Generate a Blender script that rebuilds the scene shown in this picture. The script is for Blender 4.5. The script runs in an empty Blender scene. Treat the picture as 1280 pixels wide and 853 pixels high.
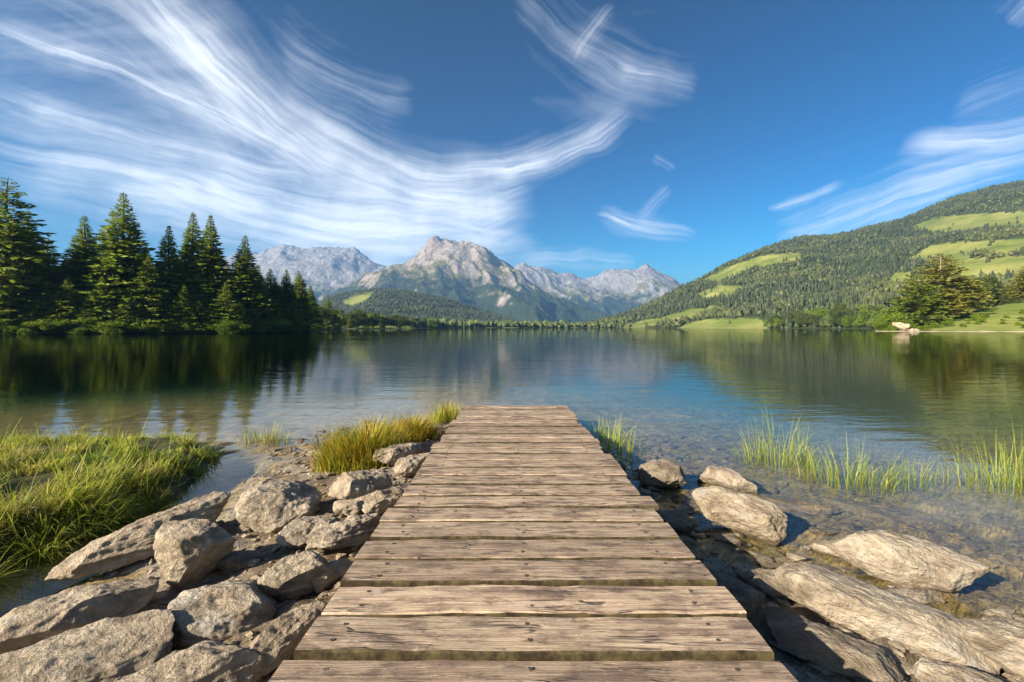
import bpy, math, random
import numpy as np
from mathutils import Vector, Matrix
R = math.radians
random.seed(7); RNG = np.random.default_rng(7)
sc = bpy.context.scene
# ------------------------------------------------------------------ camera
F, HX, HY, H = 569.0, 640.0, 409.0, 1.67        # focal length, principal column, horizon row in photo pixels; eye height
cam = bpy.data.cameras.new('camera'); camo = bpy.data.objects.new('camera', cam); sc.collection.objects.link(camo)
cam.sensor_width = 36; cam.lens = 36 * F / 1280; cam.shift_y = -(426.5 - HY) / 1280
cam.clip_start = 0.05; cam.clip_end = 60000
camo.location = (0, 0, H); camo.rotation_euler = (R(90), 0, 0)
sc.camera = camo
# ------------------------------------------------------------------ node helpers
class NT:
    def __init__(s, tree): s.t = tree; s.n = tree.nodes; s.l = tree.links; s.n.clear()
    def add(s, typ, **kw):
        nd = s.n.new(typ)
        for k, v in kw.items(): setattr(nd, k, v)
        return nd
    def put(s, sock, v):
        if isinstance(v, bpy.types.NodeSocket): s.l.new(v, sock)
        elif v is not None:
            if sock.type == 'RGBA' and len(v) == 3: v = (*v, 1)
            sock.default_value = v
    def m(s, op, a, b=None, c=None, clamp=False):
        nd = s.add('ShaderNodeMath', operation=op, use_clamp=clamp)
        s.put(nd.inputs[0], a); s.put(nd.inputs[1], b); s.put(nd.inputs[2], c)
        return nd.outputs[0]
    def vm(s, op, a, b=None):
        nd = s.add('ShaderNodeVectorMath', operation=op); s.put(nd.inputs[0], a); s.put(nd.inputs[1], b)
        return nd.outputs[0]
    def comb(s, x, y, z=0.0):
        nd = s.add('ShaderNodeCombineXYZ'); s.put(nd.inputs[0], x); s.put(nd.inputs[1], y); s.put(nd.inputs[2], z); return nd.outputs[0]
    def sep(s, v):
        nd = s.add('ShaderNodeSeparateXYZ'); s.put(nd.inputs[0], v); return nd.outputs
    def noise(s, vec, scale=1.0, detail=3.0, rough=0.55, dist=0.0, out=0):
        nd = s.add('ShaderNodeTexNoise'); s.put(nd.inputs['Vector'], vec)
        for k, v in (('Scale', scale), ('Detail', detail), ('Roughness', rough), ('Distortion', dist)): s.put(nd.inputs[k], v)
        return nd.outputs[out]
    def vor(s, vec, scale, feature='F1', out='Distance'):
        nd = s.add('ShaderNodeTexVoronoi', feature=feature); s.put(nd.inputs['Vector'], vec); s.put(nd.inputs['Scale'], scale); return nd.outputs[out]
    def rng(s, v, a, b, c=0.0, d=1.0, smooth=True):
        nd = s.add('ShaderNodeMapRange', interpolation_type='SMOOTHSTEP' if smooth else 'LINEAR')
        s.put(nd.inputs[0], v)
        for i, q in enumerate((a, b, c, d)): s.put(nd.inputs[i + 1], q)
        return nd.outputs[0]
    def ramp(s, v, stops):
        nd = s.add('ShaderNodeValToRGB'); s.put(nd.inputs[0], v); e = nd.color_ramp.elements
        while len(e) < len(stops): e.new(0.5)
        for el, (p, c) in zip(e, stops): el.position = p; el.color = (*c, 1)
        return nd.outputs[0]
    def mix(s, f, a, b, mode='MIX'):
        nd = s.add('ShaderNodeMix', data_type='RGBA', blend_type=mode)
        s.put(nd.inputs[0], f); s.put(nd.inputs[6], a); s.put(nd.inputs[7], b); return nd.outputs[2]
    def map(s, v, scale=(1, 1, 1), rot=(0, 0, 0), loc=(0, 0, 0)):
        nd = s.add('ShaderNodeMapping'); s.put(nd.inputs[0], v); nd.inputs[1].default_value = loc; nd.inputs[2].default_value = rot; nd.inputs[3].default_value = scale
        return nd.outputs[0]
    def bump(s, h, strength=0.5, dist=0.02, normal=None):
        nd = s.add('ShaderNodeBump'); s.put(nd.inputs['Strength'], strength); s.put(nd.inputs['Distance'], dist); s.put(nd.inputs['Height'], h)
        if normal is not None: s.put(nd.inputs['Normal'], normal)
        return nd.outputs[0]
    def attr(s, name, out='Color'):
        return s.add('ShaderNodeAttribute', attribute_name=name).outputs[out]
    def tc(s, which='Object'): return s.add('ShaderNodeTexCoord').outputs[which]
    def pos(s): return s.add('ShaderNodeNewGeometry').outputs['Position']
    def rand(s): return s.add('ShaderNodeObjectInfo').outputs['Random']
    def bsdf(s, col, rough=0.8, spec=0.3, normal=None, **kw):
        nd = s.add('ShaderNodeBsdfPrincipled'); s.put(nd.inputs['Base Color'], col); s.put(nd.inputs['Roughness'], rough); s.put(nd.inputs['Specular IOR Level'], spec)
        if normal is not None: s.put(nd.inputs['Normal'], normal)
        return nd.outputs[0]
    def mixs(s, f, a, b):
        nd = s.add('ShaderNodeMixShader'); s.put(nd.inputs[0], f); s.put(nd.inputs[1], a); s.put(nd.inputs[2], b); return nd.outputs[0]
    def out(s, surf=None, vol=None, typ='ShaderNodeOutputMaterial'):
        nd = s.add(typ)
        if surf is not None: s.l.new(surf, nd.inputs['Surface'])
        if vol is not None: s.l.new(vol, nd.inputs['Volume'])
def mat(name):
    m = bpy.data.materials.new(name); m.use_nodes = True; return m, NT(m.node_tree)
# ------------------------------------------------------------------ sun
SUN = Vector((-0.82, -0.57, 0.0)).normalized(); SUN_EL = R(25)
SUN = Vector((SUN.x * math.cos(SUN_EL), SUN.y * math.cos(SUN_EL), math.sin(SUN_EL)))
sl = bpy.data.lights.new('sun', 'SUN'); sl.energy = 5.0; sl.angle = R(0.5); sl.color = (1.0, 0.87, 0.67)
so = bpy.data.objects.new('sun', sl); sc.collection.objects.link(so); so.location = (-40, -10, 40)
so.rotation_euler = (-SUN).to_track_quat('-Z', 'Y').to_euler()
# ------------------------------------------------------------------ sky and cirrus
w = bpy.data.worlds.new('World'); sc.world = w; w.use_nodes = True; T = NT(w.node_tree)
sky = T.add('ShaderNodeTexSky', sky_type='NISHITA', sun_disc=False)
sky.sun_elevation = SUN_EL; sky.sun_rotation = math.atan2(SUN.x, SUN.y); sky.altitude = 900; sky.air_density = 1.0; sky.dust_density = 1.9; sky.ozone_density = 2.5
d = T.tc('Generated'); dx, dy, dz = T.sep(T.vm('NORMALIZE', d))
SK = 1138.0
den = T.m('MAXIMUM', T.m('ADD', dy, 1.0), 0.02)
u0 = T.m('MULTIPLY', T.m('DIVIDE', dx, den), SK); v0 = T.m('MULTIPLY', T.m('DIVIDE', dz, den), SK)
def skypt(px, py):
    v = Vector(((px - HX) / F, 1, (HY - py) / F)).normalized()
    return np.array((v.x / (1 + v.y) * SK, v.z / (1 + v.y) * SK))
base = T.comb(u0, v0, 0)
wn = T.noise(base, 1 / 150, 2, 0.5, 0, 1)
wx, wy, _ = T.sep(wn)
u = T.m('MULTIPLY_ADD', T.m('SUBTRACT', wx, 0.5), 40, u0); v = T.m('MULTIPLY_ADD', T.m('SUBTRACT', wy, 0.5), 40, v0)
wx2, wy2, _ = T.sep(T.noise(T.comb(u, v, 5.0), 1 / 26, 3, 0.6, 0, 1))
u = T.m('MULTIPLY_ADD', T.m('SUBTRACT', wx2, 0.5), 6, u); v = T.m('MULTIPLY_ADD', T.m('SUBTRACT', wy2, 0.5), 6, v)
brk = T.rng(T.noise(T.comb(u, v, 11.0), 1 / 75, 3, 0.55), 0.3, 0.68, 0.6, 1.2)
STROKES = [  # start, middle, end (directions, from the photograph), half width, strength, fibre angle spread
    ((-60, 168), (260, 246), (670, 300), 38, 1.45), ((120, 200), (380, 292), (660, 268), 34, 1.1),
    ((-30, 20), (190, 108), (400, 216), 12, 1.0), ((170, -40), (285, 95), (420, 220), 19, 1.05),
    ((60, -60), (240, 60), (330, 190), 46, 0.5), ((285, 55), (430, 205), (770, 140), 22, 0.6),
    ((560, 212), (660, 205), (780, 140), 14, 0.9), ((-40, 90), (170, 178), (390, 222), 12, 0.75),
    ((380, 195), (500, 246), (650, 262), 17, 0.85), ((330, 150), (470, 225), (640, 235), 30, 0.5),
    ((-60, 60), (80, 60), (300, 40), 90, 0.28), ((330, 40), (400, 90), (520, 130), 30, 0.30),
    ((712, 78), (728, 48), (765, 0), 8, 0.5), ((640, -20), (720, 60), (880, 118), 38, 0.30), ((770, 82), (810, 92), (870, 106), 13, 0.45),
    ((955, 259), (1000, 249), (1055, 231), 4.5, 0.75), ((960, 305), (1120, 250), (1340, 195), 20, 0.95),
    ((1120, 186), (1220, 180), (1360, 160), 15, 0.80), ((1180, 140), (1260, 110), (1360, 100), 26, 0.25), ((1255, 40), (1285, 15), (1320, -20), 14, 0.5),
    ((745, 270), (800, 283), (870, 300), 9, 0.9), ((800, 275), (822, 255), (836, 238), 7, 0.45), ((810, 195), (822, 207), (840, 220), 7, 0.35),
    ((640, 330), (720, 320), (800, 326), 11, 0.7), ((560, 285), (620, 250), (665, 235), 15, 0.5), ((300, 300), (430, 300), (560, 306), 22, 0.45),
]
tot = None
for i, (a, b, c, hw, st) in enumerate(STROKES):
    A, B, C = skypt(*a), skypt(*b), skypt(*c)
    M = (A + C) / 2; e = (C - A); L = np.linalg.norm(e); e = e / L; nn = np.array((-e[1], e[0])); sag = float((B - M) @ nn)
    du = T.m('SUBTRACT', u, float(M[0])); dv = T.m('SUBTRACT', v, float(M[1]))
    s = T.m('MULTIPLY_ADD', du, float(e[0]), T.m('MULTIPLY', dv, float(e[1])))
    t = T.m('MULTIPLY_ADD', du, float(nn[0]), T.m('MULTIPLY', dv, float(nn[1])))
    s2 = T.m('POWER', T.m('DIVIDE', s, L / 2), 2.0)
    t = T.m('SUBTRACT', t, T.m('MULTIPLY_ADD', s2, -sag, sag))
    win = T.rng(s2, 1.15, 0.25)
    g = T.m('EXPONENT', T.m('MULTIPLY', T.m('POWER', T.m('ABSOLUTE', T.m('DIVIDE', t, hw * 0.88)), 1.3), -1.0))
    fib = T.noise(T.comb(T.m('DIVIDE', s, 85 + hw * 3), T.m('DIVIDE', t, 3.2 + hw * 0.2), i * 7.31), 1.0, 3.5, 0.62)
    dn = T.m('MULTIPLY', T.m('MULTIPLY', g, win), T.m('MULTIPLY', T.rng(fib, 0.28, 0.76, 0.25, 1.2), st * 0.85))
    tot = dn if tot is None else T.m('ADD', tot, dn)
# the same cirrus goes on overhead and behind: stretched fibres on a high plane
zz = T.m('ADD', T.m('MAXIMUM', dz, 0.0), 0.12)
pl = T.comb(T.m('DIVIDE', dx, zz), T.m('MULTIPLY', T.m('DIVIDE', dy, zz), 3.2), 4.0)
g2 = T.m('MULTIPLY', T.rng(T.noise(pl, 0.9, 5, 0.6, 0.6), 0.48, 0.8), T.rng(dy, 0.35, -0.1))
veil = T.m('MULTIPLY', T.rng(T.noise(T.comb(T.m('DIVIDE', u, 260), T.m('DIVIDE', v, 60), 2.0), 1, 4, 0.6), 0.5, 0.85), 0.10)
tot = T.m('ADD', T.m('ADD', tot, g2), veil)
tot = T.m('MAXIMUM', T.m('SUBTRACT', T.m('MULTIPLY', tot, brk), 0.045), 0.0)
cov = T.m('SUBTRACT', 1.0, T.m('EXPONENT', T.m('MULTIPLY', tot, -0.95)), clamp=True)
cov = T.m('MULTIPLY', cov, T.rng(dz, -0.02, 0.03))
SKY_STRENGTH = 0.10
hsv = T.add('ShaderNodeHueSaturation'); T.put(hsv.inputs['Hue'], 0.467); T.put(hsv.inputs['Saturation'], 1.5); T.put(hsv.inputs['Value'], 1.0); T.put(hsv.inputs['Color'], sky.outputs[0])
sc_ = T.vm('SCALE', hsv.outputs[0]); sc_.node.inputs['Scale'].default_value = SKY_STRENGTH
gm = T.add('ShaderNodeGamma'); T.put(gm.inputs[0], sc_); T.put(gm.inputs[1], 1.9)
skyc = T.vm('SCALE', gm.outputs[0]); skyc.node.inputs['Scale'].default_value = 1.0 / SKY_STRENGTH
cl = T.mix(cov, skyc, tuple(x / SKY_STRENGTH * 0.68 for x in (0.95, 0.975, 1.0)))
bg = T.add('ShaderNodeBackground'); T.put(bg.inputs[0], cl); bg.inputs[1].default_value = SKY_STRENGTH
T.out(bg.outputs[0], typ='ShaderNodeOutputWorld')
w.cycles.sampling_method = 'MANUAL'; w.cycles.sample_map_resolution = 512
# ------------------------------------------------------------------ exposure and render settings
vs = sc.view_settings; vs.view_transform = 'Standard'; vs.look = 'None'; vs.exposure = 1.3; vs.gamma = 1
try: vs.use_curve_mapping = False
except Exception: pass
sc.cycles.max_bounces = 6; sc.cycles.diffuse_bounces = 2; sc.cycles.glossy_bounces = 3; sc.cycles.transparent_max_bounces = 12; sc.cycles.transmission_bounces = 4; sc.cycles.volume_bounces = 0
sc.cycles.caustics_reflective = False; sc.cycles.caustics_refractive = False; sc.cycles.sample_clamp_indirect = 4
sc.cycles.use_denoising = True
# ------------------------------------------------------------------ numpy noise
_perm = np.random.default_rng(3).permutation(256); _perm = np.concatenate([_perm, _perm, _perm])
_g = np.random.default_rng(5).normal(size=(256, 3)); _g /= np.linalg.norm(_g, axis=1)[:, None]
def perlin(p):
    p = np.asarray(p, float); i = np.floor(p).astype(int); f = p - i; i &= 255; uu = f * f * f * (f * (f * 6 - 15) + 10)
    res = 0
    for a in (0, 1):
        wa = uu[:, 0] if a else 1 - uu[:, 0]
        for b in (0, 1):
            wb = uu[:, 1] if b else 1 - uu[:, 1]
            for c in (0, 1):
                wc = uu[:, 2] if c else 1 - uu[:, 2]
                h = _perm[_perm[_perm[(i[:, 0] + a) & 255] + ((i[:, 1] + b) & 255)] + ((i[:, 2] + c) & 255)]
                res = res + wa * wb * wc * np.einsum('ij,ij->i', _g[h], f - np.array((a, b, c)))
    return res * 1.5
def fbm(p, o=4, gain=0.5, lac=2.03):
    p = np.asarray(p, float); r = 0; a = 1
    for k in range(o): r = r + a * perlin(p + k * 17.3); p = p * lac; a *= gain
    return r
def ridged(p, o=4, gain=0.5, lac=2.05):
    p = np.asarray(p, float); r = 0; a = 1; wgt = 1
    for k in range(o):
        n = (1 - np.abs(perlin(p + k * 11.7))) ** 2; r = r + a * n * wgt; wgt = np.clip(n * 1.6, 0, 1); p = p * lac; a *= gain
    return r
def v3(x, y, z=0.0): return np.stack([np.asarray(x, float).ravel(), np.asarray(y, float).ravel(), np.broadcast_to(np.asarray(z, float).ravel(), np.asarray(x).size)], 1)
def smooth(a, b, x): t = np.clip((x - a) / (b - a), 0, 1); return t * t * (3 - 2 * t)
# ------------------------------------------------------------------ object helpers
COL = sc.collection
def mesh(name, V, Fc, m, smooth_=True, attrs=None):
    V = np.asarray(V, np.float32); me = bpy.data.meshes.new(name)
    if isinstance(Fc, np.ndarray):
        n, k = Fc.shape; me.vertices.add(len(V)); me.vertices.foreach_set('co', V.ravel()); me.loops.add(n * k); me.loops.foreach_set('vertex_index', Fc.astype(np.int32).ravel())
        me.polygons.add(n); me.polygons.foreach_set('loop_start', np.arange(n, dtype=np.int32) * k)
        me.update(calc_edges=True)
    else: me.from_pydata(V.tolist(), [], Fc)
    me.polygons.foreach_set('use_smooth', np.full(len(me.polygons), smooth_))
    for an, arr in (attrs or {}).items():
        arr = np.asarray(arr, np.float32)
        if arr.ndim == 1: at = me.attributes.new(an, 'FLOAT', 'POINT'); at.data.foreach_set('value', arr)
        else:
            at = me.attributes.new(an, 'FLOAT_COLOR', 'POINT'); at.data.foreach_set('color', np.concatenate([arr, np.ones((len(arr), 1), np.float32)], 1).ravel())
    me.validate(); me.update()
    if m: me.materials.append(m)
    return me
def obj(name, me, parent=None, loc=(0, 0, 0), rot=(0, 0, 0), scale=(1, 1, 1)):
    o = bpy.data.objects.new(name, me); COL.objects.link(o); o.location = loc; o.rotation_euler = rot; o.scale = scale; o.parent = parent; return o
def tag(o, label=None, cat=None, group=None, kind=None):
    for k, q in (('label', label), ('category', cat), ('group', group), ('kind', kind)):
        if q: o[k] = q
    return o
def grid_faces(nx, ny):   # vertices ordered [i*ny + j]
    i, j = np.meshgrid(np.arange(nx - 1), np.arange(ny - 1), indexing='ij'); a = (i * ny + j).ravel()
    return np.stack([a, a + ny, a + ny + 1, a + 1], 1)
def at(px, py, z=0.0):    # the point at height z that the photograph's pixel looks at
    Y = (z - H) / (-(py - HY) / F); return np.array(((px - HX) / F * Y, Y, z))
def atY(px, py, Y): return np.array(((px - HX) / F * Y, Y, H + (HY - py) / F * Y))
def interp(x, pts): p = np.array(pts, float); return np.interp(x, p[:, 0], p[:, 1])
# ================================================================== materials
def m_ground():
    m, t = mat('shore_ground'); P = t.pos(); x, y, z = t.sep(P)
    st = t.map(P, (1, 1, 1), (0, 0, R(-38)))
    n1 = t.noise(t.map(st, (2.2, 9, 3)), 1.6, 6, 0.62, 0.4); n2 = t.noise(P, 0.9, 4, 0.6); n3 = t.noise(P, 38, 4, 0.65); n4 = t.noise(t.map(st, (6, 40, 6)), 1.2, 3, 0.6)
    rock = t.ramp(n1, [(0.28, (0.075, 0.058, 0.042)), (0.46, (0.20, 0.165, 0.125)), (0.62, (0.31, 0.27, 0.215)), (0.8, (0.42, 0.385, 0.33))])
    rock = t.mix(t.rng(n4, 0.4, 0.7, 0, 0.6), rock, (0.12, 0.095, 0.07)); rock = t.mix(t.rng(n3, 0.45, 0.75, 0, 0.35), rock, (0.42, 0.39, 0.34))
    mud = t.mix(n3, (0.09, 0.062, 0.035), (0.19, 0.14, 0.08))
    c = t.mix(t.rng(n2, 0.47, 0.6), rock, mud)
    moss = t.rng(t.noise(P, 1.7, 4, 0.6, 0.3), 0.57, 0.68); c = t.mix(t.m('MULTIPLY', moss, t.rng(z, 0.02, 0.09, 0, 0.8)), c, t.mix(n3, (0.07, 0.075, 0.012), (0.20, 0.19, 0.03)))
    # submerged: algae film, sandy patches; farther out dark sediment, light lost with depth put in its colour
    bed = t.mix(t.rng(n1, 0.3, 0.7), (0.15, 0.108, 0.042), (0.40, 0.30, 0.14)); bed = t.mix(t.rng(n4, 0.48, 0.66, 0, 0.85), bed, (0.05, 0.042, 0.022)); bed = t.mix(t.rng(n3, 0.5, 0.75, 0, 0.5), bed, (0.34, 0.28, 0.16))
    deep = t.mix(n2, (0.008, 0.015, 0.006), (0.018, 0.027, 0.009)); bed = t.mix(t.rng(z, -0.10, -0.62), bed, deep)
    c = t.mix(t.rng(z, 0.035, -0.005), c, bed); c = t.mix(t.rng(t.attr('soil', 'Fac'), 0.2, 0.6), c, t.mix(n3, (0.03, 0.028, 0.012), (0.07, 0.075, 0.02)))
    hgt = t.m('ADD', t.m('MULTIPLY', n1, 0.7), t.m('ADD', t.m('MULTIPLY', n4, 0.35), t.m('MULTIPLY', n3, 0.22)))
    t.out(t.bsdf(c, t.rng(z, 0.0, 0.06, 0.45, 0.85), 0.35, t.bump(hgt, 0.9, 0.06))); return m
def m_rock(name, tint, light=1.0):
    m, t = mat(name); O = t.tc('Object'); r = t.rand(); off = t.vm('ADD', O, t.comb(t.m('MULTIPLY', r, 31), t.m('MULTIPLY', r, 17), t.m('MULTIPLY', r, 9)))
    st = t.map(off, (3.0, 4.4, 5.5)); n1 = t.noise(st, 2.2, 6, 0.66, 0.5); n2 = t.noise(t.map(off, (12, 17, 20)), 2.0, 4, 0.65, 0.3); n3 = t.noise(off, 42, 5, 0.72); n4 = t.noise(off, 4.5, 5, 0.6)
    k = light
    c = t.ramp(n1, [(0.28, (0.10 * k, 0.076 * k, 0.052 * k)), (0.44, (0.215 * k, 0.172 * k, 0.122 * k)), (0.6, (0.33 * k, 0.275 * k, 0.205 * k)), (0.76, (0.44 * k, 0.385 * k, 0.30 * k))])
    c = t.mix(t.rng(n2, 0.42, 0.72, 0.0, 0.55), c, tint); c = t.mix(t.rng(n3, 0.55, 0.8, 0, 0.5), c, (0.46, 0.43, 0.38)); c = t.mix(t.rng(n3, 0.44, 0.25, 0, 0.65), c, (0.07, 0.058, 0.045))
    c = t.mix(t.rng(n4, 0.56, 0.72, 0, 0.6), c, (0.42, 0.40, 0.35)); c = t.mix(t.rng(n4, 0.46, 0.32, 0, 0.7), c, (0.13, 0.10, 0.065))
    x, y, z = t.sep(t.pos()); wet = t.rng(t.m('MULTIPLY_ADD', n4, 0.06, z), 0.09, 0.03); c = t.mix(t.m('MULTIPLY', wet, 0.62), c, (0.055, 0.042, 0.02))
    hgt = t.m('ADD', t.m('MULTIPLY', n2, 0.6), t.m('ADD', t.m('MULTIPLY', n3, 0.5), n1))
    t.out(t.bsdf(c, t.rng(wet, 0, 1, 0.85, 0.4), 0.3, t.bump(hgt, 1.0, 0.045))); return m
def m_wood():
    m, t = mat('weathered_wood'); O = t.tc('Object'); r = t.rand(); off = t.vm('ADD', O, t.comb(t.m('MULTIPLY', r, 53), t.m('MULTIPLY', r, 29), 0))
    g = t.noise(t.map(off, (1.3, 34, 8)), 1.5, 6, 0.65, 0.6); g2 = t.noise(t.map(off, (5, 130, 20)), 1.6, 3, 0.6, 0.3); b = t.noise(t.map(off, (2.2, 5, 3)), 1.4, 5, 0.62, 0.2); f = t.noise(t.map(off, (30, 80, 30)), 1.6, 3, 0.7)
    c = t.ramp(g, [(0.28, (0.15, 0.098, 0.062)), (0.44, (0.33, 0.245, 0.17)), (0.58, (0.47, 0.37, 0.265)), (0.76, (0.60, 0.50, 0.385))])
    c = t.mix(t.rng(b, 0.46, 0.66, 0, 0.82), c, (0.12, 0.082, 0.066)); c = t.mix(t.rng(b, 0.45, 0.28, 0, 0.55), c, (0.44, 0.385, 0.325))
    crack = t.m('MULTIPLY', t.rng(t.m('ABSOLUTE', t.m('SUBTRACT', t.noise(t.map(off, (0.9, 11, 3)), 1.0, 4, 0.55, 0.5), 0.5)), 0.017, 0.0), t.rng(t.noise(t.map(off, (1.6, 2, 2)), 1.3, 2), 0.40, 0.52))
    c = t.mix(t.rng(g2, 0.4, 0.68, 0.0, 0.42), c, (0.15, 0.112, 0.09)); c = t.mix(t.rng(f, 0.57, 0.72, 0, 0.75), c, (0.56, 0.51, 0.45)); c = t.mix(t.m('MULTIPLY', crack, 0.85), c, (0.035, 0.025, 0.018))
    c = t.mix(t.rng(r, 0.0, 1.0, 0.0, 0.42, False), c, (0.15, 0.10, 0.070)); c = t.mix(t.rng(t.noise(t.comb(t.m('MULTIPLY', r, 91), 0.0, 0.0), 3.0, 1), 0.5, 0.7, 0, 0.4), c, (0.55, 0.45, 0.34))
    tone = t.m('MULTIPLY_ADD', t.noise(t.comb(t.m('MULTIPLY', r, 173), 3.0, 0.0), 4.0, 0), 1.1, 0.48); c = t.mix(1.0, c, t.comb(t.m('MULTIPLY', tone, 1.02), tone, t.m('MULTIPLY', tone, 0.97)), 'MULTIPLY')
    knot = t.rng(t.vor(t.map(off, (1.1, 3.0, 1)), 1.3), 0.09, 0.03); c = t.mix(t.m('MULTIPLY', knot, 0.8), c, (0.06, 0.038, 0.024))
    st_ = t.noise(t.map(off, (3.5, 9, 3)), 2.2, 5, 0.7); c = t.mix(t.rng(st_, 0.49, 0.66, 0, 0.8), c, (0.10, 0.070, 0.054))
    hgt = t.m('SUBTRACT', t.m('ADD', t.m('MULTIPLY', g, 0.8), t.m('ADD', t.m('MULTIPLY', g2, 0.4), t.m('MULTIPLY', f, 0.2))), t.m('MULTIPLY', crack, 1.2))
    t.out(t.bsdf(c, 0.74, 0.3, t.bump(hgt, 0.7, 0.012))); return m
def m_mossy_shade():  # mossy plank sides, darkened so the colour holds the shade of the gaps
    m, t = mat('mossy_shaded_wood_side'); O = t.tc('Object'); n = t.noise(O, 14, 4, 0.65); c = t.mix(t.rng(n, 0.35, 0.65), (0.030, 0.022, 0.014), (0.085, 0.068, 0.034)); t.out(t.bsdf(c, 0.9, 0.1, t.bump(n, 0.8, 0.01))); return m
def m_metal():
    m, t = mat('rusty_screw'); c = t.mix(t.noise(t.tc(), 150, 3), (0.05, 0.04, 0.035), (0.22, 0.17, 0.13)); nd = t.add('ShaderNodeBsdfPrincipled'); t.put(nd.inputs['Base Color'], c); nd.inputs['Metallic'].default_value = 0.7; nd.inputs['Roughness'].default_value = 0.5; t.out(nd.outputs[0]); return m
def m_leaf(name, ca, cb, trans=0.35, scale=0.6):
    m, t = mat(name); n = t.noise(t.pos(), scale, 3, 0.6); r = t.rand(); c = t.mix(t.rng(n, 0.3, 0.7), ca, cb)
    c = t.mix(t.m('MULTIPLY', r, 0.45), c, tuple(x * 0.6 for x in ca))
    tr = t.add('ShaderNodeBsdfTranslucent'); t.put(tr.inputs[0], t.mix(0.5, c, (0.16, 0.19, 0.02)))
    t.out(t.mixs(trans, t.bsdf(c, 0.6, 0.25), tr.outputs[0])); return m
def m_attrleaf(name, trans=0.35, gain=1.0):
    m, t = mat(name); c = t.attr('tint')
    tr = t.add('ShaderNodeBsdfTranslucent'); t.put(tr.inputs[0], c)
    t.out(t.mixs(trans, t.bsdf(c, 0.55, 0.3), tr.outputs[0])); return m
def m_bark(name, ca, cb):
    m, t = mat(name); n = t.noise(t.map(t.tc(), (6, 6, 1)), 2, 4, 0.6); t.out(t.bsdf(t.mix(n, ca, cb), 0.85, 0.2, t.bump(n, 0.6, 0.05))); return m
def m_hill(name, forest_a, forest_b):
    m, t = mat(name); P = t.pos(); md = t.attr('meadow', 'Fac'); n = t.noise(P, 0.012, 6, 0.6); n2 = t.noise(P, 0.11, 4, 0.65)
    grass = t.mix(t.rng(n, 0.35, 0.65), (0.12, 0.16, 0.034), (0.23, 0.245, 0.07)); grass = t.mix(t.rng(n2, 0.5, 0.75, 0, 0.6), grass, (0.06, 0.11, 0.02)); grass = t.mix(t.rng(n, 0.62, 0.75, 0, 0.6), grass, (0.34, 0.29, 0.15))
    fl = t.mix(n2, forest_a, forest_b); edge = t.rng(t.m('ADD', t.m('MULTIPLY_ADD', t.m('SUBTRACT', n2, 0.5), 0.6, md), t.m('MULTIPLY', t.m('SUBTRACT', t.noise(P, 0.035, 4, 0.6), 0.5), 0.9)), 0.38, 0.62); edge = t.m('MULTIPLY', edge, t.rng(md, 0.03, 0.2))
    zz = t.sep(P)[2]; cc = t.mix(t.m('MULTIPLY', t.m('MULTIPLY', t.rng(t.m('MULTIPLY_ADD', n2, 0.9, zz), 0.8, 0.5), t.rng(zz, -0.25, -0.05)), t.rng(md, 0.2, 0.7)), t.mix(edge, fl, grass), (0.42, 0.37, 0.27))
    t.out(t.bsdf(cc, 0.9, 0.1, t.bump(n2, 0.8, 2.0))); return m
def m_mountain(name, treeline, rock_a, rock_b):
    m, t = mat(name); P = t.pos(); x, y, z = t.sep(P); nz = t.sep(t.add('ShaderNodeNewGeometry').outputs['Normal'])[2]
    n = t.noise(P, 0.0021, 7, 0.62); n2 = t.noise(P, 0.012, 6, 0.65); n3 = t.noise(t.map(P, (1, 1, 0.35)), 0.03, 5, 0.7); gul = t.noise(t.map(P, (1, 1, 0.16)), 0.010, 5, 0.65, 0.4)
    rock = t.ramp(n2, [(0.3, rock_a), (0.52, tuple((p + q) / 2 for p, q in zip(rock_a, rock_b))), (0.7, rock_b)]); rock = t.mix(t.rng(n3, 0.45, 0.7, 0, 0.55), rock, tuple(p * 0.55 for p in rock_a)); rock = t.mix(t.rng(gul, 0.58, 0.7, 0, 0.6), rock, tuple(min(0.6, p * 1.25) for p in rock_b))
    grass = t.mix(t.rng(n2, 0.4, 0.65), (0.12, 0.125, 0.045), (0.21, 0.185, 0.085)); wood = t.mix(n3, (0.016, 0.030, 0.014), (0.050, 0.070, 0.026))
    hz = t.m('ADD', z, t.m('ADD', t.m('MULTIPLY', t.m('SUBTRACT', n, 0.5), 1150), t.m('MULTIPLY', t.m('SUBTRACT', gul, 0.5), 900)))
    steep = t.rng(t.m('MULTIPLY_ADD', t.m('SUBTRACT', n2, 0.5), 0.5, nz), 0.58, 0.74)
    c = t.mix(t.m('MULTIPLY', t.rng(hz, treeline * 1.45, treeline * 1.05), steep), rock, grass); c = t.mix(t.m('MULTIPLY', t.rng(hz, treeline * 1.0, treeline * 0.72), t.rng(nz, 0.40, 0.6)), c, wood)
    t.out(t.bsdf(c, 0.92, 0.1, t.bump(t.m('ADD', t.m('ADD', n2, n3), gul), 0.9, 32.0))); return m
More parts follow.
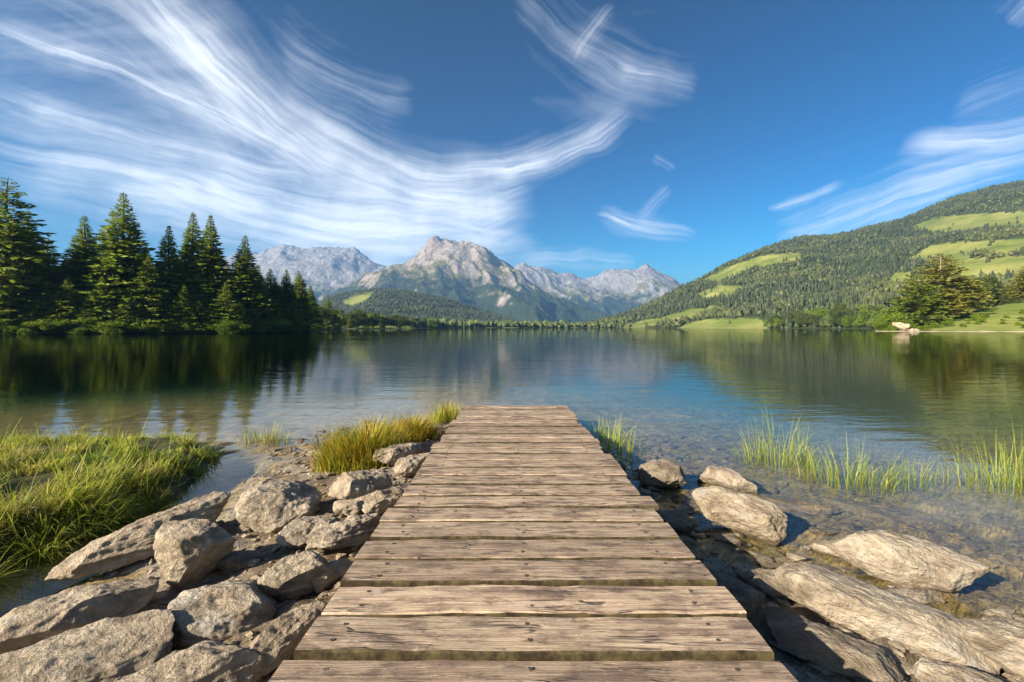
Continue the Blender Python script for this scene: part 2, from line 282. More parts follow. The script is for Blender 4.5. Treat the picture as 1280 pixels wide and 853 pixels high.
def m_water():
    m, t = mat('lake_water'); P = t.pos(); x, y, z = t.sep(P)
    wv = t.noise(t.map(P, (0.42, 1.5, 1), (0, 0, R(6))), 1.3, 3, 0.5, 0.5); wv2 = t.noise(t.map(P, (1.3, 5.0, 1), (0, 0, R(-9))), 1.7, 3, 0.55, 0.4); big = t.noise(t.map(P, (0.02, 0.09, 1)), 1.0, 3, 0.5)
    calm = t.rng(y, 3.0, 8.0, 0.22, 1.0); patch = t.rng(big, 0.35, 0.65, 0.45, 1.25)
    hgt = t.m('MULTIPLY', t.m('ADD', t.m('MULTIPLY', wv, 1.15), t.m('MULTIPLY', wv2, 0.16)), t.m('MULTIPLY', calm, patch))
    nrm = t.bump(hgt, 1.0, 0.010)
    dt = t.add('ShaderNodeVectorMath', operation='DOT_PRODUCT'); t.put(dt.inputs[0], t.add('ShaderNodeNewGeometry').outputs['Incoming']); t.put(dt.inputs[1], nrm)
    fr = t.m('MULTIPLY_ADD', t.m('POWER', t.m('SUBTRACT', 1.0, t.m('ABSOLUTE', dt.outputs['Value']), clamp=True), 5.0), 0.98, 0.02)
    gl = t.add('ShaderNodeBsdfGlossy'); gl.inputs['Roughness'].default_value = 0.006; t.put(gl.inputs['Normal'], nrm)
    tp = t.add('ShaderNodeBsdfTransparent'); tp.inputs[0].default_value = (0.93, 0.93, 0.86, 1)
    ab = t.add('ShaderNodeVolumeAbsorption'); ab.inputs['Color'].default_value = (0.25, 0.62, 0.45, 1); ab.inputs['Density'].default_value = 0.42
    t.out(t.mixs(fr, tp.outputs[0], gl.outputs[0]), ab.outputs[0]); return m
MG = m_ground(); MW = m_wood(); MWS = m_mossy_shade(); MM = m_metal()
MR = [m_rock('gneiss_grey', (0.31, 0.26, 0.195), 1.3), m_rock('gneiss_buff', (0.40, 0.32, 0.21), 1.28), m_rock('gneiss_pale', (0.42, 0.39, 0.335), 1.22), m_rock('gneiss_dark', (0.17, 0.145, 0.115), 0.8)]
ML = dict(spruce=m_leaf('spruce_needles', (0.095, 0.17, 0.022), (0.33, 0.42, 0.045), 0.46), larch=m_leaf('light_needles', (0.12, 0.19, 0.02), (0.30, 0.38, 0.04), 0.45), leaf=m_leaf('broad_leaves', (0.11, 0.20, 0.016), (0.30, 0.40, 0.035), 0.45), pine=m_leaf('pine_needles', (0.17, 0.18, 0.028), (0.36, 0.36, 0.06), 0.4), dull=m_leaf('dull_leaves', (0.055, 0.085, 0.018), (0.15, 0.185, 0.04), 0.35))
MB = m_bark('dark_bark', (0.035, 0.025, 0.018), (0.10, 0.075, 0.05)); MBP = m_bark('pale_bark', (0.26, 0.20, 0.14), (0.45, 0.38, 0.29)); MA = m_attrleaf('grass_blades', 0.4); MF = m_attrleaf('far_foliage', 0.15)
# ================================================================== ground and water
LAND = np.array([(-400, -80), (-60, -2), (-12, -0.6), (-5.2, 0.6), (-3.3, 1.6), (-2.75, 2.5), (-2.85, 3.3), (-3.0, 4.6), (-2.95, 5.6), (-2.6, 6.5), (-1.9, 7.6), (-0.9, 8.3), (-0.3, 7.4), (0.5, 5.6), (1.0, 4.5), (1.45, 3.5), (1.9, 3.05), (2.9, 2.62), (4.2, 2.3), (7, 1.6), (20, -1), (90, -12), (400, -80)], float)
BANK = np.array([(-3.62, 1.0), (-3.52, 2.6), (-3.5, 3.6), (-3.32, 4.5), (-3.45, 5.2), (-3.85, 6.0), (-4.7, 6.5), (-6.2, 6.3), (-7.6, 6.0), (-9, 5.2), (-9.5, 3), (-8.2, 1.0)], float)
def sdf(X, Y, poly):      # positive inside
    best = np.full(X.shape, 1e9); ins = np.zeros(X.shape, bool); n = len(poly)
    for i in range(n):
        a = poly[i]; b = poly[(i + 1) % n]; ex, ey = b - a; wx, wy = X - a[0], Y - a[1]
        t = np.clip((wx * ex + wy * ey) / (ex * ex + ey * ey), 0, 1); best = np.minimum(best, np.hypot(wx - t * ex, wy - t * ey))
        c = ((a[1] > Y) != (b[1] > Y)) & (X < (b[0] - a[0]) * (Y - a[1]) / (b[1] - a[1] + 1e-12) + a[0]); ins ^= c
    return np.where(ins, best, -best)
def ground_z(X, Y):
    X = np.asarray(X, float); Y = np.asarray(Y, float); shp = X.shape; x, y = X.ravel(), Y.ravel()
    sA = sdf(x, y, LAND); sB = sdf(x, y, BANK)
    near = np.abs(x) + np.abs(y) < 60
    wob = np.zeros_like(x); wob[near] = fbm(v3(x[near] * 1.1, y[near] * 1.1, 3), 3)
    sA = sA + 0.16 * wob
    under = lambda s: np.where(s > -4, 0.034 * s, -0.136 + 0.052 * (s + 4))
    zA = np.where(sA > 0, np.minimum(0.10 * sA, 0.11 + 0.02 * sA), under(sA)); zB = np.where(sB > 0, 0.16 * smooth(0, 0.35, sB) + 0.05 * np.minimum(sB, 2), np.maximum(under(sB) * 1.0, sB * 0.9))
    z = np.maximum(np.maximum(zA, zB), -7.0)
    ca, sa = math.cos(R(-38)), math.sin(R(-38)); r = near & (np.abs(x) < 14) & (y < 18)
    xs, ys = x[r], y[r]; xr = xs * ca - ys * sa; yr = xs * sa + ys * ca
    ledge = ridged(v3(xr * 1.0, yr * 3.4, 1.3), 4) - 1.0
    z[r] += 0.055 * ledge * smooth(-3.5, 0.3, sA[r]) + 0.030 * fbm(v3(xs * 3, ys * 3, 9), 3)
    # a scoured pool edge of bedrock on the left flat
    ch = sdf(x, y, np.array([(-3.18, -1), (-3.10, 2), (-3.12, 3.4), (-3.2, 4.8), (-3.3, 5.6), (-3.21, 4.8), (-3.13, 3.4), (-3.11, 2), (-3.19, -1)], float)); z -= 0.22 * np.exp(-(ch / 0.22) ** 2)
    return z.reshape(shp)
def axis(lo, hi, step, far_lo, far_hi, g=1.12):
    c = list(np.arange(lo, hi, step)); s = step; v_ = c[-1]; up = []
    while v_ < far_hi: s *= g; v_ += s; up.append(v_)
    s = step; v_ = lo; dn = []
    while v_ > far_lo: s *= g; v_ -= s; dn.append(v_)
    return np.array(dn[::-1] + c + up)
gx = axis(-7.5, 7.5, 0.05, -20000, 20000); gy = axis(1.1, 9.5, 0.05, -60, 26000)
GX, GY = np.meshgrid(gx, gy, indexing='ij')
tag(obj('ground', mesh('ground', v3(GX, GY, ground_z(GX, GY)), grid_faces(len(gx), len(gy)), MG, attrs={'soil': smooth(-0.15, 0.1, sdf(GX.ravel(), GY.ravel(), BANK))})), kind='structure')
tag(obj('lake_water', mesh('lake_water', [(a_, b_, c_) for c_ in (0, -8.0) for a_, b_ in ((-2500, -30), (2500, -30), (2500, 2600), (-2500, 2600))], [(0, 1, 2, 3), (7, 6, 5, 4), (0, 4, 5, 1), (1, 5, 6, 2), (2, 6, 7, 3), (3, 7, 4, 0)], m_water(), False)), kind='structure')
# ------------------------------------------------------------------ land by view column: valley floor, hills, mound
def xy(px, Y): return (np.asarray(px) - HX) / F * Y
VAL = [(-500, 62), (0, 103), (100, 108), (200, 114), (300, 123), (365, 138), (392, 165), (405, 270), (430, 360), (480, 440), (540, 650), (600, 850), (700, 960), (800, 1040), (900, 1100)]
def valley_z(X, Y):
    px = HX + F * X / np.maximum(Y, 1); dd = Y - interp(px, VAL) * (1 + 0.012 * fbm(v3(px / 23, px * 0, 0.3), 3).reshape(np.shape(px)))
    return np.where(dd < 0, np.maximum(dd * 0.15, -3), 0.5 * smooth(0, 3, dd) + 0.018 * np.minimum(dd, 500) + 0.004 * np.maximum(dd - 500, 0))
pv = np.arange(-500, 905, 5.0); sv = np.linspace(0, 1, 60) ** 2.2
PV, SV = np.meshgrid(pv, sv, indexing='ij'); YV = interp(PV, VAL) * 0.97 + SV * 6000; XV = xy(PV, YV)
MH = m_hill('hillside', (0.030, 0.045, 0.018), (0.055, 0.072, 0.026))
tag(obj('valley_ground', mesh('valley_ground', v3(XV, YV, valley_z(XV, YV)), grid_faces(len(pv), len(sv)), MH, attrs={'meadow': (0.75 * smooth(380, 480, PV)).ravel()})), kind='structure')
def inpoly(x, y, poly): return sdf(x, y, np.array(poly, float)) > 0
class Hill:
    def __init__(s, name, sky, foot, ridge, px0, px1, dpx, amp, power, back, meadows, ns=90, seed=0):
        s.sky, s.foot, s.ridge, s.amp, s.power, s.back, s.meadows, s.seed = sky, foot, ridge, amp, power, back, meadows, seed
        px = np.arange(px0, px1 + 0.1, dpx); q = np.concatenate([np.linspace(-0.03, 1, ns), 1 + np.linspace(0.06, 1, 12)])
        P, Q = np.meshgrid(px, q, indexing='ij'); X, Y, Z = s.pt(P.ravel(), Q.ravel())
        s.o = tag(obj(name, mesh(name, v3(X, Y, Z), grid_faces(len(px), len(q)), MH, attrs={'meadow': s.mead(X, Y, Z)})), kind='structure')
    def pt(s, px, q):
        Yf = interp(px, s.foot); Yr = interp(px, s.ridge); Y = Yf + q * (Yr - Yf); X = xy(px, Y)
        zr = H + (HY - interp(px, s.sky)) / F * Yr
        qq = np.clip(q, 0, 1); Z = zr * (0.25 * qq + 0.75 * qq ** s.power) - np.where(q > 1, (q - 1) * s.back, 0) + np.where(q < 0, q * 60, 0)
        n = fbm(v3(X / 260 + s.seed, Y / 260, 0.5), 4) + 0.8 * (ridged(v3(X / 420 + s.seed, Y / 700, 2), 3) - 1)
        return X, Y, Z + s.amp * n * np.clip(qq * (1.06 - qq) * 4, 0, 1) ** 0.8 * np.clip(zr / 200, 0.1, 1)
    def mead(s, X, Y, Z):
        px = HX + F * X / Y; py = HY - F * (Z - H) / Y; r = np.zeros(len(px))
        for poly in s.meadows: r = np.maximum(r, smooth(-9, 6, sdf(px, py, np.array(poly, float))))
        return r
hillR = Hill('hill_right', [(720, 409), (745, 404), (790, 391), (820, 378), (850, 361), (880, 349), (915, 327), (935, 317), (960, 307), (1000, 299), (1060, 290), (1130, 272), (1200, 247), (1280, 224), (1400, 200), (1600, 190)],
    [(720, 1040), (800, 900), (900, 690), (1000, 520), (1100, 400), (1280, 300), (1600, 240)], [(720, 1120), (800, 1350), (900, 1650), (1000, 1850), (1280, 1950), (1600, 1900)], 720, 1600, 4, 26, 1.25, 400,
    [[(1143, 283), (1175, 272), (1240, 268), (1340, 262), (1340, 284), (1240, 284), (1190, 293)], [(1136, 325), (1165, 308), (1215, 303), (1340, 297), (1340, 312), (1230, 318), (1185, 328)], [(1160, 345), (1175, 328), (1230, 324), (1340, 316), (1340, 350), (1230, 346)], [(880, 352), (905, 337), (950, 322), (1000, 316), (1000, 323), (940, 334), (900, 352)], [(850, 410), (880, 400), (950, 400), (960, 411)], [(770, 408), (830, 398), (870, 386), (900, 384), (880, 394), (840, 402), (790, 410)], [(1110, 352), (1120, 343), (1140, 340), (1135, 352)], [(870, 370), (900, 358), (930, 360), (905, 372)]], seed=3.3)
hillF = Hill('hill_foot', [(360, 396), (385, 388), (400, 379), (420, 370), (445, 364), (475, 361), (510, 363), (545, 370), (580, 381), (615, 392), (650, 403), (690, 409)],
    [(360, 1100), (690, 1500)], [(360, 2300), (690, 2400)], 360, 690, 3, 22, 1.1, 150, [[(430, 378), (445, 369), (465, 367), (455, 376), (440, 384)]], ns=60, seed=8.1)
MND = [(1085, 172), (1150, 168), (1280, 158), (1600, 140)]
def mound_z(px, Y):
    dd = Y - interp(px, MND); X = xy(px, Y)
    crest = H + (HY - interp(px, [(1085, 411), (1110, 410), (1150, 405), (1200, 391), (1240, 383), (1280, 376), (1400, 366), (1600, 360)])) / F * (interp(px, MND) + 50)
    return np.where(dd < 0, dd * 0.12, np.maximum(crest, 0.6) * smooth(-6, 52, dd) * 0.97 * (1 - 0.75 * smooth(70, 150, dd))) + 0.35 * fbm(v3(X / 9, Y / 9, 4), 3).reshape(np.shape(dd)) * smooth(0, 6, dd) - 0.02
pm = np.arange(1060, 1600, 2.5); sm = np.concatenate([np.linspace(-12, 70, 50), np.linspace(75, 260, 20)])
PM, SM = np.meshgrid(pm, sm, indexing='ij'); YM = interp(PM, MND) + SM; ZM = mound_z(PM.ravel(), YM.ravel()).reshape(PM.shape)
ZM = np.where(PM < 1095, ZM - (1095 - PM) * 1.0, ZM)
tag(obj('meadow', mesh('meadow', v3(xy(PM, YM), YM, ZM), grid_faces(len(pm), len(sm)), MH, attrs={'meadow': np.ones(PM.size)})), kind='structure')
# ------------------------------------------------------------------ mountains: ridge lines with spurs
def mountain(name, ridges, box, n, slope, amp, m, seed, base=-40):
    gx_ = np.linspace(box[0], box[1], n[0]); gy_ = np.linspace(box[2], box[3], n[1]); X, Y = np.meshgrid(gx_, gy_, indexing='ij'); x, y = X.ravel(), Y.ravel()
    wx = x + 170 * fbm(v3(x / 700, y / 700, seed), 3); wy = y + 170 * fbm(v3(x / 700, y / 700, seed + 9), 3)
    z = np.full(x.shape, -1e9)
    for rd in ridges:
        pts = [atY(*p) for p in rd]
        for a, b in zip(pts[:-1], pts[1:]):
            ex, ey = b[0] - a[0], b[1] - a[1]; t = np.clip(((wx - a[0]) * ex + (wy - a[1]) * ey) / (ex * ex + ey * ey), 0, 1)
            dd = np.hypot(wx - a[0] - t * ex, wy - a[1] - t * ey); zz_ = a[2] + t * (b[2] - a[2]) - slope * dd ** 0.97
            k = 30.0; mx = np.maximum(z, zz_); z = mx + k * 0.25 * np.clip(1 - np.abs(z - zz_) / k, 0, 1) ** 2
    rg = ridged(v3(x / 950, y / 950, seed + 3), 5, 0.48) - 1.15; fb = fbm(v3(x / 170, y / 170, seed + 5), 4, 0.55)
    crag = ridged(v3(x / 230 + seed, y / 230, seed + 7), 4, 0.55) - 1.1
    z = z + amp * (1.15 * rg + 0.24 * fb + 0.26 * crag) * np.clip((z + 200) / 500, 0.2, 1)
    z = np.maximum(z, base)
    return tag(obj(name, mesh(name, v3(x, y, z), grid_faces(*n), m)), kind='structure')
MT1 = m_mountain('rock_near', 640, (0.20, 0.175, 0.155), (0.46, 0.41, 0.36)); MT2 = m_mountain('rock_far', 560, (0.19, 0.185, 0.19), (0.38, 0.365, 0.36))
mountain('mountain_centre', [[(470, 350, 6500), (484, 336, 6100), (500, 322, 5950), (520, 309, 5950), (540, 299, 6000), (556, 297, 6050), (577, 300, 6100), (592, 305, 6100), (615, 317, 6000), (650, 336, 5800), (690, 360, 5500), (730, 386, 5200), (765, 404, 4900)],
    [(577, 300, 6100), (590, 322, 5600), (618, 344, 5150), (648, 374, 4600), (668, 402, 4100)], [(530, 305, 5980), (512, 338, 5450), (490, 362, 5000), (455, 388, 4500)], [(550, 302, 6000), (552, 335, 5350), (562, 368, 4700), (575, 398, 4200)],
    [(615, 317, 6000), (650, 352, 5350), (690, 388, 4700)], [(690, 360, 5500), (705, 385, 5000), (715, 402, 4500)]], (-2600, 1900, 3700, 7600), (400, 310), 0.82, 84, MT1, 2.2)
mountain('mountain_left', [[(240, 330, 8800), (300, 318, 8600), (330, 309, 8500), (360, 307, 8500), (388, 309, 8500), (415, 305, 8500), (438, 309, 8500), (455, 320, 8400), (475, 336, 8300), (497, 352, 8200), (520, 372, 8000)],
    [(330, 309, 8500), (345, 345, 7700), (350, 380, 7000)], [(388, 309, 8500), (380, 345, 7800), (400, 385, 7000)], [(415, 305, 8500), (430, 340, 7800), (445, 375, 7200)], [(438, 309, 8500), (462, 352, 7800), (480, 380, 7300)]], (-6600, -1200, 6600, 9900), (320, 200), 0.80, 85, MT2, 5.7)
mountain('mountain_right', [[(600, 345, 8800), (632, 331, 8600), (655, 323, 8500), (672, 331, 8500), (692, 338, 8600), (715, 338, 8700), (737, 343, 8700), (760, 340, 8600), (785, 335, 8500), (806, 331, 8500), (820, 337, 8500), (835, 346, 8500), (852, 354, 8400), (885, 370, 8300)],
    [(655, 323, 8500), (690, 350, 7900), (725, 378, 7200), (750, 400, 6700)], [(692, 338, 8600), (725, 362, 7900), (755, 388, 7200)], [(760, 340, 8600), (765, 370, 7800), (775, 395, 7100)], [(806, 331, 8500), (800, 365, 7800), (810, 395, 7000)]], (-900, 4200, 6300, 9900), (320, 200), 0.80, 80, MT2, 8.4)
# ================================================================== dock
DH = H - 1.14; SL = -(426.0 - HY) / F
dock = obj('wooden_dock', None, loc=(0.07, 0, DH), rot=(math.atan(SL), 0, 0)); tag(dock, 'weathered wooden plank dock running from the stony shore out over the lake', 'dock')
PITCH, N = 0.2455, 30; Y0 = 0.79
def plank_mesh(k):
    rnd = np.random.default_rng(100 + k); nx = 16; hw, t = 0.1065, 0.052; prof = [(-hw, -t), (-hw, -0.006), (-hw + 0.007, 0), (0, 0.002), (hw - 0.007, 0), (hw, -0.006), (hw, -t)]
    l0 = -0.9 + rnd.normal() * 0.014; l1 = 0.9 + rnd.normal() * 0.014; V = []
    for i in range(nx + 1):
        x = l0 + (l1 - l0) * i / nx; e = fbm(np.array([[x * 2.6, k * 3.1, 0.5], [x * 2.6, k * 3.1, 7.5], [x * 1.5, k * 2.2, 3.5]]), 3)
        for (a, b) in prof: V.append((x, a + 0.010 * (e[0] if a < 0 else e[1]) * (abs(a) > 0.05), b + 0.003 * e[2] + (0.0018 * rnd.normal() if b > -0.01 and abs(a) > 0.05 else 0)))
    n = len(prof); Fc = [(i * n + j, i * n + (j + 1) % n, (i + 1) * n + (j + 1) % n, (i + 1) * n + j) for i in range(nx) for j in range(n)]
    Fc = [f[::-1] for f in Fc] + [tuple(range(n)), tuple(nx * n + j for j in range(n))[::-1]]
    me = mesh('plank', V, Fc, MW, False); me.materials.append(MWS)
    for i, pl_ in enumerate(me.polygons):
        if i < nx * n and i % n in (0, 1, 5, 6): pl_.material_index = 1  # sides, underside and one bevel carry the painted gap shade
    return me
pms = [plank_mesh(k) for k in range(12)]
def disc(r, h, n=8):
    V = [(r * math.cos(a), r * math.sin(a), z) for z, rr in ((-0.02, 1), (h, 1)) for a in np.arange(n) * 2 * math.pi / n]; V += [(r * 0.45 * math.cos(a), r * 0.45 * math.sin(a), h - 0.0015) for a in np.arange(n) * 2 * math.pi / n]
    return mesh('screw', V, [(i, (i + 1) % n, n + (i + 1) % n, n + i) for i in range(n)] + [(n + i, n + (i + 1) % n, 2 * n + (i + 1) % n, 2 * n + i) for i in range(n)] + [tuple(range(2 * n, 3 * n))], MM, False)
scr = disc(0.0075, 0.0035)
for k in range(N):
    p = obj('plank', pms[(k * 5) % 12] if k < 12 else pms[(k * 7 + 3) % 12], dock, (random.gauss(0, 0.008), Y0 + k * PITCH + random.gauss(0, 0.004), random.gauss(0, 0.0015)), (random.gauss(0, 0.006), 0, random.gauss(0, 0.0035) + (math.pi if k % 2 else 0)))
    for x in (-0.72, 0.0, 0.72):
        for y in (-0.052, 0.052): obj('screw', scr, p, (x + random.gauss(0, 0.008), y + random.gauss(0, 0.006), 0.0015))
def box(name, sx, sy, sz, m, bev=0.006):
    import bmesh
    bm = bmesh.new(); bmesh.ops.create_cube(bm, size=1); bmesh.ops.scale(bm, vec=(sx, sy, sz), verts=bm.verts); bmesh.ops.bevel(bm, geom=bm.edges[:], offset=bev, segments=1, affect='EDGES')
    me = bpy.data.meshes.new(name); bm.to_mesh(me); bm.free(); me.materials.append(m); return me
L = N * PITCH; bmz = -0.052 - 0.07
bme = box('stringer', 0.07, L, 0.138, MW)
for x in (-0.72, 0, 0.72): obj('stringer', bme, dock, (x, Y0 + L / 2 - PITCH / 2, bmz))
pme = box('post', 0.11, 0.11, 1.3, MW)
for y in (1.4, 3.6, 5.8, 7.75):
    for x in (-0.62, 0.62): obj('post', pme, dock, (x, y, bmz - 0.55))
# ================================================================== rocks
def ico(sub):
    import bmesh
    bm = bmesh.new(); bmesh.ops.create_icosphere(bm, subdivisions=sub, radius=1); bm.verts.ensure_lookup_table()
    V = np.array([v_.co[:] for v_ in bm.verts]); Fc = np.array([[q.index for q in f.verts] for f in bm.faces]); bm.free(); return V, Fc
ICO = {k: ico(k) for k in (1, 5, 6)}
def rock_mesh(seed, a, b, c, m, sub=6, cuts=13, strat=0.006, rough=0.030, tight=0.64):
    rnd = np.random.default_rng(seed); V, Fc = ICO[sub]; p = V.copy()
    for _ in range(cuts):
        n = rnd.normal(size=3); n /= np.linalg.norm(n); dd = rnd.uniform(tight, 0.93); ex = np.maximum(0, p @ n - dd); p -= (ex * 0.96)[:, None] * n
    top = np.array((rnd.normal() * 0.15, rnd.normal() * 0.15, 1)); top /= np.linalg.norm(top); ex = np.maximum(0, p @ top - rnd.uniform(0.6, 0.75)); p -= (ex * 0.85)[:, None] * top
    q = p * (a, b, c); nr = p / (np.linalg.norm(p, axis=1)[:, None] + 1e-9); sz = (a * b * c) ** (1 / 3)
    f1 = fbm(q / sz * 1.2 + seed, 4, 0.55); til = np.array((0.15, 0.35, 1.0)); til /= np.linalg.norm(til); h_ = q @ til
    f2 = ridged(np.stack([q[:, 0] / sz * 0.5, q[:, 1] / sz * 1.3, h_ / sz * 4.0], 1) + seed, 4, 0.6) - 1.1
    f3 = fbm(np.stack([q[:, 0] * 15, q[:, 1] * 24, q[:, 2] * 28], 1) + seed, 3, 0.55)
    q = q + nr * (rough * sz * 1.6 * f1 + strat * f2 * sz / 0.25 + 0.007 * f3 + 0.006 * fbm(q * 15 + seed, 3, 0.6))[:, None]
    return mesh('rock', q, Fc, m, True)
def rock(px, py, z, L_, W_, Hh, ang, mi, label, seed, lift=0.30, tilt=(0, 0), sub=6, **kw):
    """px,py: pixel of the rock's middle where it meets the ground; L_,W_,Hh size in metres; ang heading of its long axis"""
    p = at(px, py, z); gz = float(ground_z(np.array([p[0]]), np.array([p[1]]))[0])
    o = obj('rock', rock_mesh(seed, L_ / 2, W_ / 2, Hh / 2, MR[mi], sub, **kw), None, (p[0], p[1], gz + Hh * lift), (R(tilt[0]), R(tilt[1]), R(ang)))
    tag(o, label, 'rock'); return o
G1 = 'stones heaped along the shore beside the dock'
rock(190, 690, .05, 1.12, .36, .34, 50, 1, 'long tilted buff slab at the edge of the narrow channel, beside the grassy bank', 11, .34, (18, -9), strat=.011)
rock(250, 728, .06, .52, .46, .46, 20, 1, 'upright wedge-shaped brown boulder standing against the long tilted slab', 12, .36, (0, 12), tight=.45, cuts=16, strat=.003, rough=.03)
rock(88, 792, .05, 0.74, 0.36, .30, 36, 0, 'smooth oval striated slab sloping into the channel at the end of the row', 13, .30, (10, -6))
rock(75, 886, .05, 0.92, 0.38, 0.26, 34, 0, 'wide dark grey layered slab behind the smooth oval slab', 14, .25, (14, -4), strat=.012)
rock(222, 912, .05, 0.76, 0.4, 0.26, 36, 0, 'broad brownish layered slab lying against the wide dark grey slab', 15, .27, (12, -3), strat=.012)
rock(280, 795, .06, 0.6, .44, .30, 28, 0, 'flat-topped oval boulder with dark pits in its top', 16, .32, (8, 6), strat=.010)
rock(374, 748, .08, .46, .28, .24, 40, 0, 'small smooth lens-shaped stone close to the dock edge', 17, .34, (6, 0))
rock(354, 658, .05, .66, .48, .40, 34, 2, 'pale pitted boulder standing apart on the wet bedrock', 18, .34, (6, 8), rough=.055)
rock(446, 636, .08, .60, .42, .34, 30, 0, 'angular pale boulder between the dock and the pitted boulder', 19, .32, (0, 5), tight=.5, rough=.05)
rock(496, 588, .08, .60, .34, .28, 40, 2, 'low rugged stone below the yellow-green tussock', 20, .36, (0, 0), rough=.055)
rock(350, 842, .08, 0.52, 0.2, 0.22, 52, 0, 'narrow ridge of rock running up beside the dock', 21, .28, (16, -8))
rock(388, 690, .07, .44, .30, .20, 45, 2, 'low fractured stone behind the small lens-shaped stone', 22, .30, (0, 0), cuts=14, tight=.5)
rock(440, 692, .09, .62, .34, 0.2, 50, 2, 'pale fractured ledge touching the dock edge', 23, .26, (10, 0), cuts=14, tight=.5, strat=.03)
rock(478, 640, .09, .62, .30, .24, 58, 1, 'mossy ledge under the edge of the dock', 24, .28, (0, 0), cuts=14, tight=.5)
rock(520, 600, .08, .60, .30, .22, 62, 1, 'rounded ledge half hidden beneath the dock edge by the tussock', 25, .30, (0, 0))
rock(312, 668, .04, .16, .12, .10, 20, 3, 'small dark stone in the puddle by the pitted boulder', 26, .3, sub=5)
rock(436, 652, .08, .30, .2, .16, 20, 0, 'grey fist-shaped stone at the foot of the angular pale boulder', 27, .32, sub=5)
rock(410, 742, .07, .34, .16, .14, 60, 1, 'thin mossy stone wedged under the dock edge by the lens-shaped stone', 28, .30, sub=5)
rock(300, 720, .05, .30, .2, .12, 35, 3, 'flat dark stone in the gap beneath the wedge-shaped boulder', 29, .3, sub=5)
rock(25, 806, .0, .22, .14, .12, 40, 3, 'small dark stone at the tip of the smooth oval slab', 30, .3, sub=5)
rock(906, 606, 0, .66, .34, .30, -38, 2, 'small pale oval boulder sitting in the shallow water', 31, .40, (-4, 4))
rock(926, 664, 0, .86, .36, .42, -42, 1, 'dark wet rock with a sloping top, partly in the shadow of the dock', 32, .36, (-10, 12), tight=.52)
rock(1132, 718, .04, 0.84, 0.38, .36, -33, 2, 'large pale loaf-shaped boulder at the waterline', 33, .36, (-6, 4))
rock(1100, 792, .05, 0.98, 0.44, 0.28, -40, 2, 'long flat pale slab in front of the loaf-shaped boulder', 34, .26, (-10, 6))
rock(1318, 850, .06, 0.86, 0.5, 0.26, -36, 2, 'broad pale slab lying beyond the end of the long flat slab', 35, .26, (-6, 4))
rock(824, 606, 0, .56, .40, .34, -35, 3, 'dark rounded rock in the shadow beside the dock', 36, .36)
rock(994, 628, 0, .80, .34, 0.08, -40, 1, 'low sandy slab just breaking the surface between pale boulder and reeds', 37, .18)
rock(1110, 636, 0, 1.05, .40, 0.09, -38, 1, 'long low slab at the foot of the reed clump', 38, .22)
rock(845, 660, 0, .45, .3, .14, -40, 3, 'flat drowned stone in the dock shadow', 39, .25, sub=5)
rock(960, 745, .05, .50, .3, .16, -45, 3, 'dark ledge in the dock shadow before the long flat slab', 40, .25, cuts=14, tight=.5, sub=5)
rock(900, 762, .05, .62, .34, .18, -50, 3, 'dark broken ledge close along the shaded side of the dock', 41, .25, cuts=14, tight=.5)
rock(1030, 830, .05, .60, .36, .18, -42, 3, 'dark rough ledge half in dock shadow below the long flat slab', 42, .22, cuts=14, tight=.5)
rock(1205, 890, .05, 0.4, 0.22, 0.14, -40, 2, 'low pale stone in front of the broad pale slab', 43, .22)
rock(770, 585, 0, .34, .24, .14, -30, 3, 'small drowned stone against the dock side', 44, .2, sub=5)
rock(1040, 690, 0, .40, .22, .12, -40, 1, 'small flat drowned stone behind the loaf-shaped boulder', 45, .1, sub=5)
# ------------------------------------------------------------------ loose shards on the shore (uncountable)
def shards(name, n, region, smin, smax, m, label, seed, flat=(0.35, 0.6)):
    rnd = np.random.default_rng(seed); V0, F0 = ICO[1]; x = rnd.uniform(region[0], region[1], n * 3); y = rnd.uniform(region[2], region[3], n * 3); ok = (np.abs(x - 0.07) > 0.6) & (sdf(x, y, BANK) < -0.05); x, y = x[ok][:n], y[ok][:n]; n = len(x)
    z = ground_z(x, y); s = smin * (smax / smin) ** (rnd.random(n) ** 1.8); ang = np.where(x < 0, R(38), R(-38)) + rnd.normal(size=n) * 0.5
    VV = V0[None] * (1 + 0.3 * rnd.normal(size=(n, len(V0), 1)).clip(-1, 1)) * np.stack([s, s * rnd.uniform(0.35, 0.8, n), s * rnd.uniform(*flat, n)], 1)[:, None]
    c, s_ = np.cos(ang)[:, None], np.sin(ang)[:, None]; VX = VV[..., 0] * c - VV[..., 1] * s_ + x[:, None]; VY = VV[..., 0] * s_ + VV[..., 1] * c + y[:, None]; VZ = VV[..., 2] + (z + s * 0.1)[:, None]
    Fc = (F0[None] + (np.arange(n) * len(V0))[:, None, None]).reshape(-1, 3)
    tag(obj(name, mesh(name, np.stack([VX, VY, VZ], -1).reshape(-1, 3), Fc, m, False)), label, 'gravel', kind='stuff')
shards('gravel', 4200, (-3.2, -0.7, 1.6, 7.5), 0.008, 0.05, MR[1], 'loose stone shards between the rocks on the grassy-bank side of the dock', 5)
shards('gravel', 9000, (0.7, 7.0, 1.5, 7.5), 0.012, 0.085, MR[2], 'loose stone shards in the shallows on the reed side of the dock', 6, (0.15, 0.35))
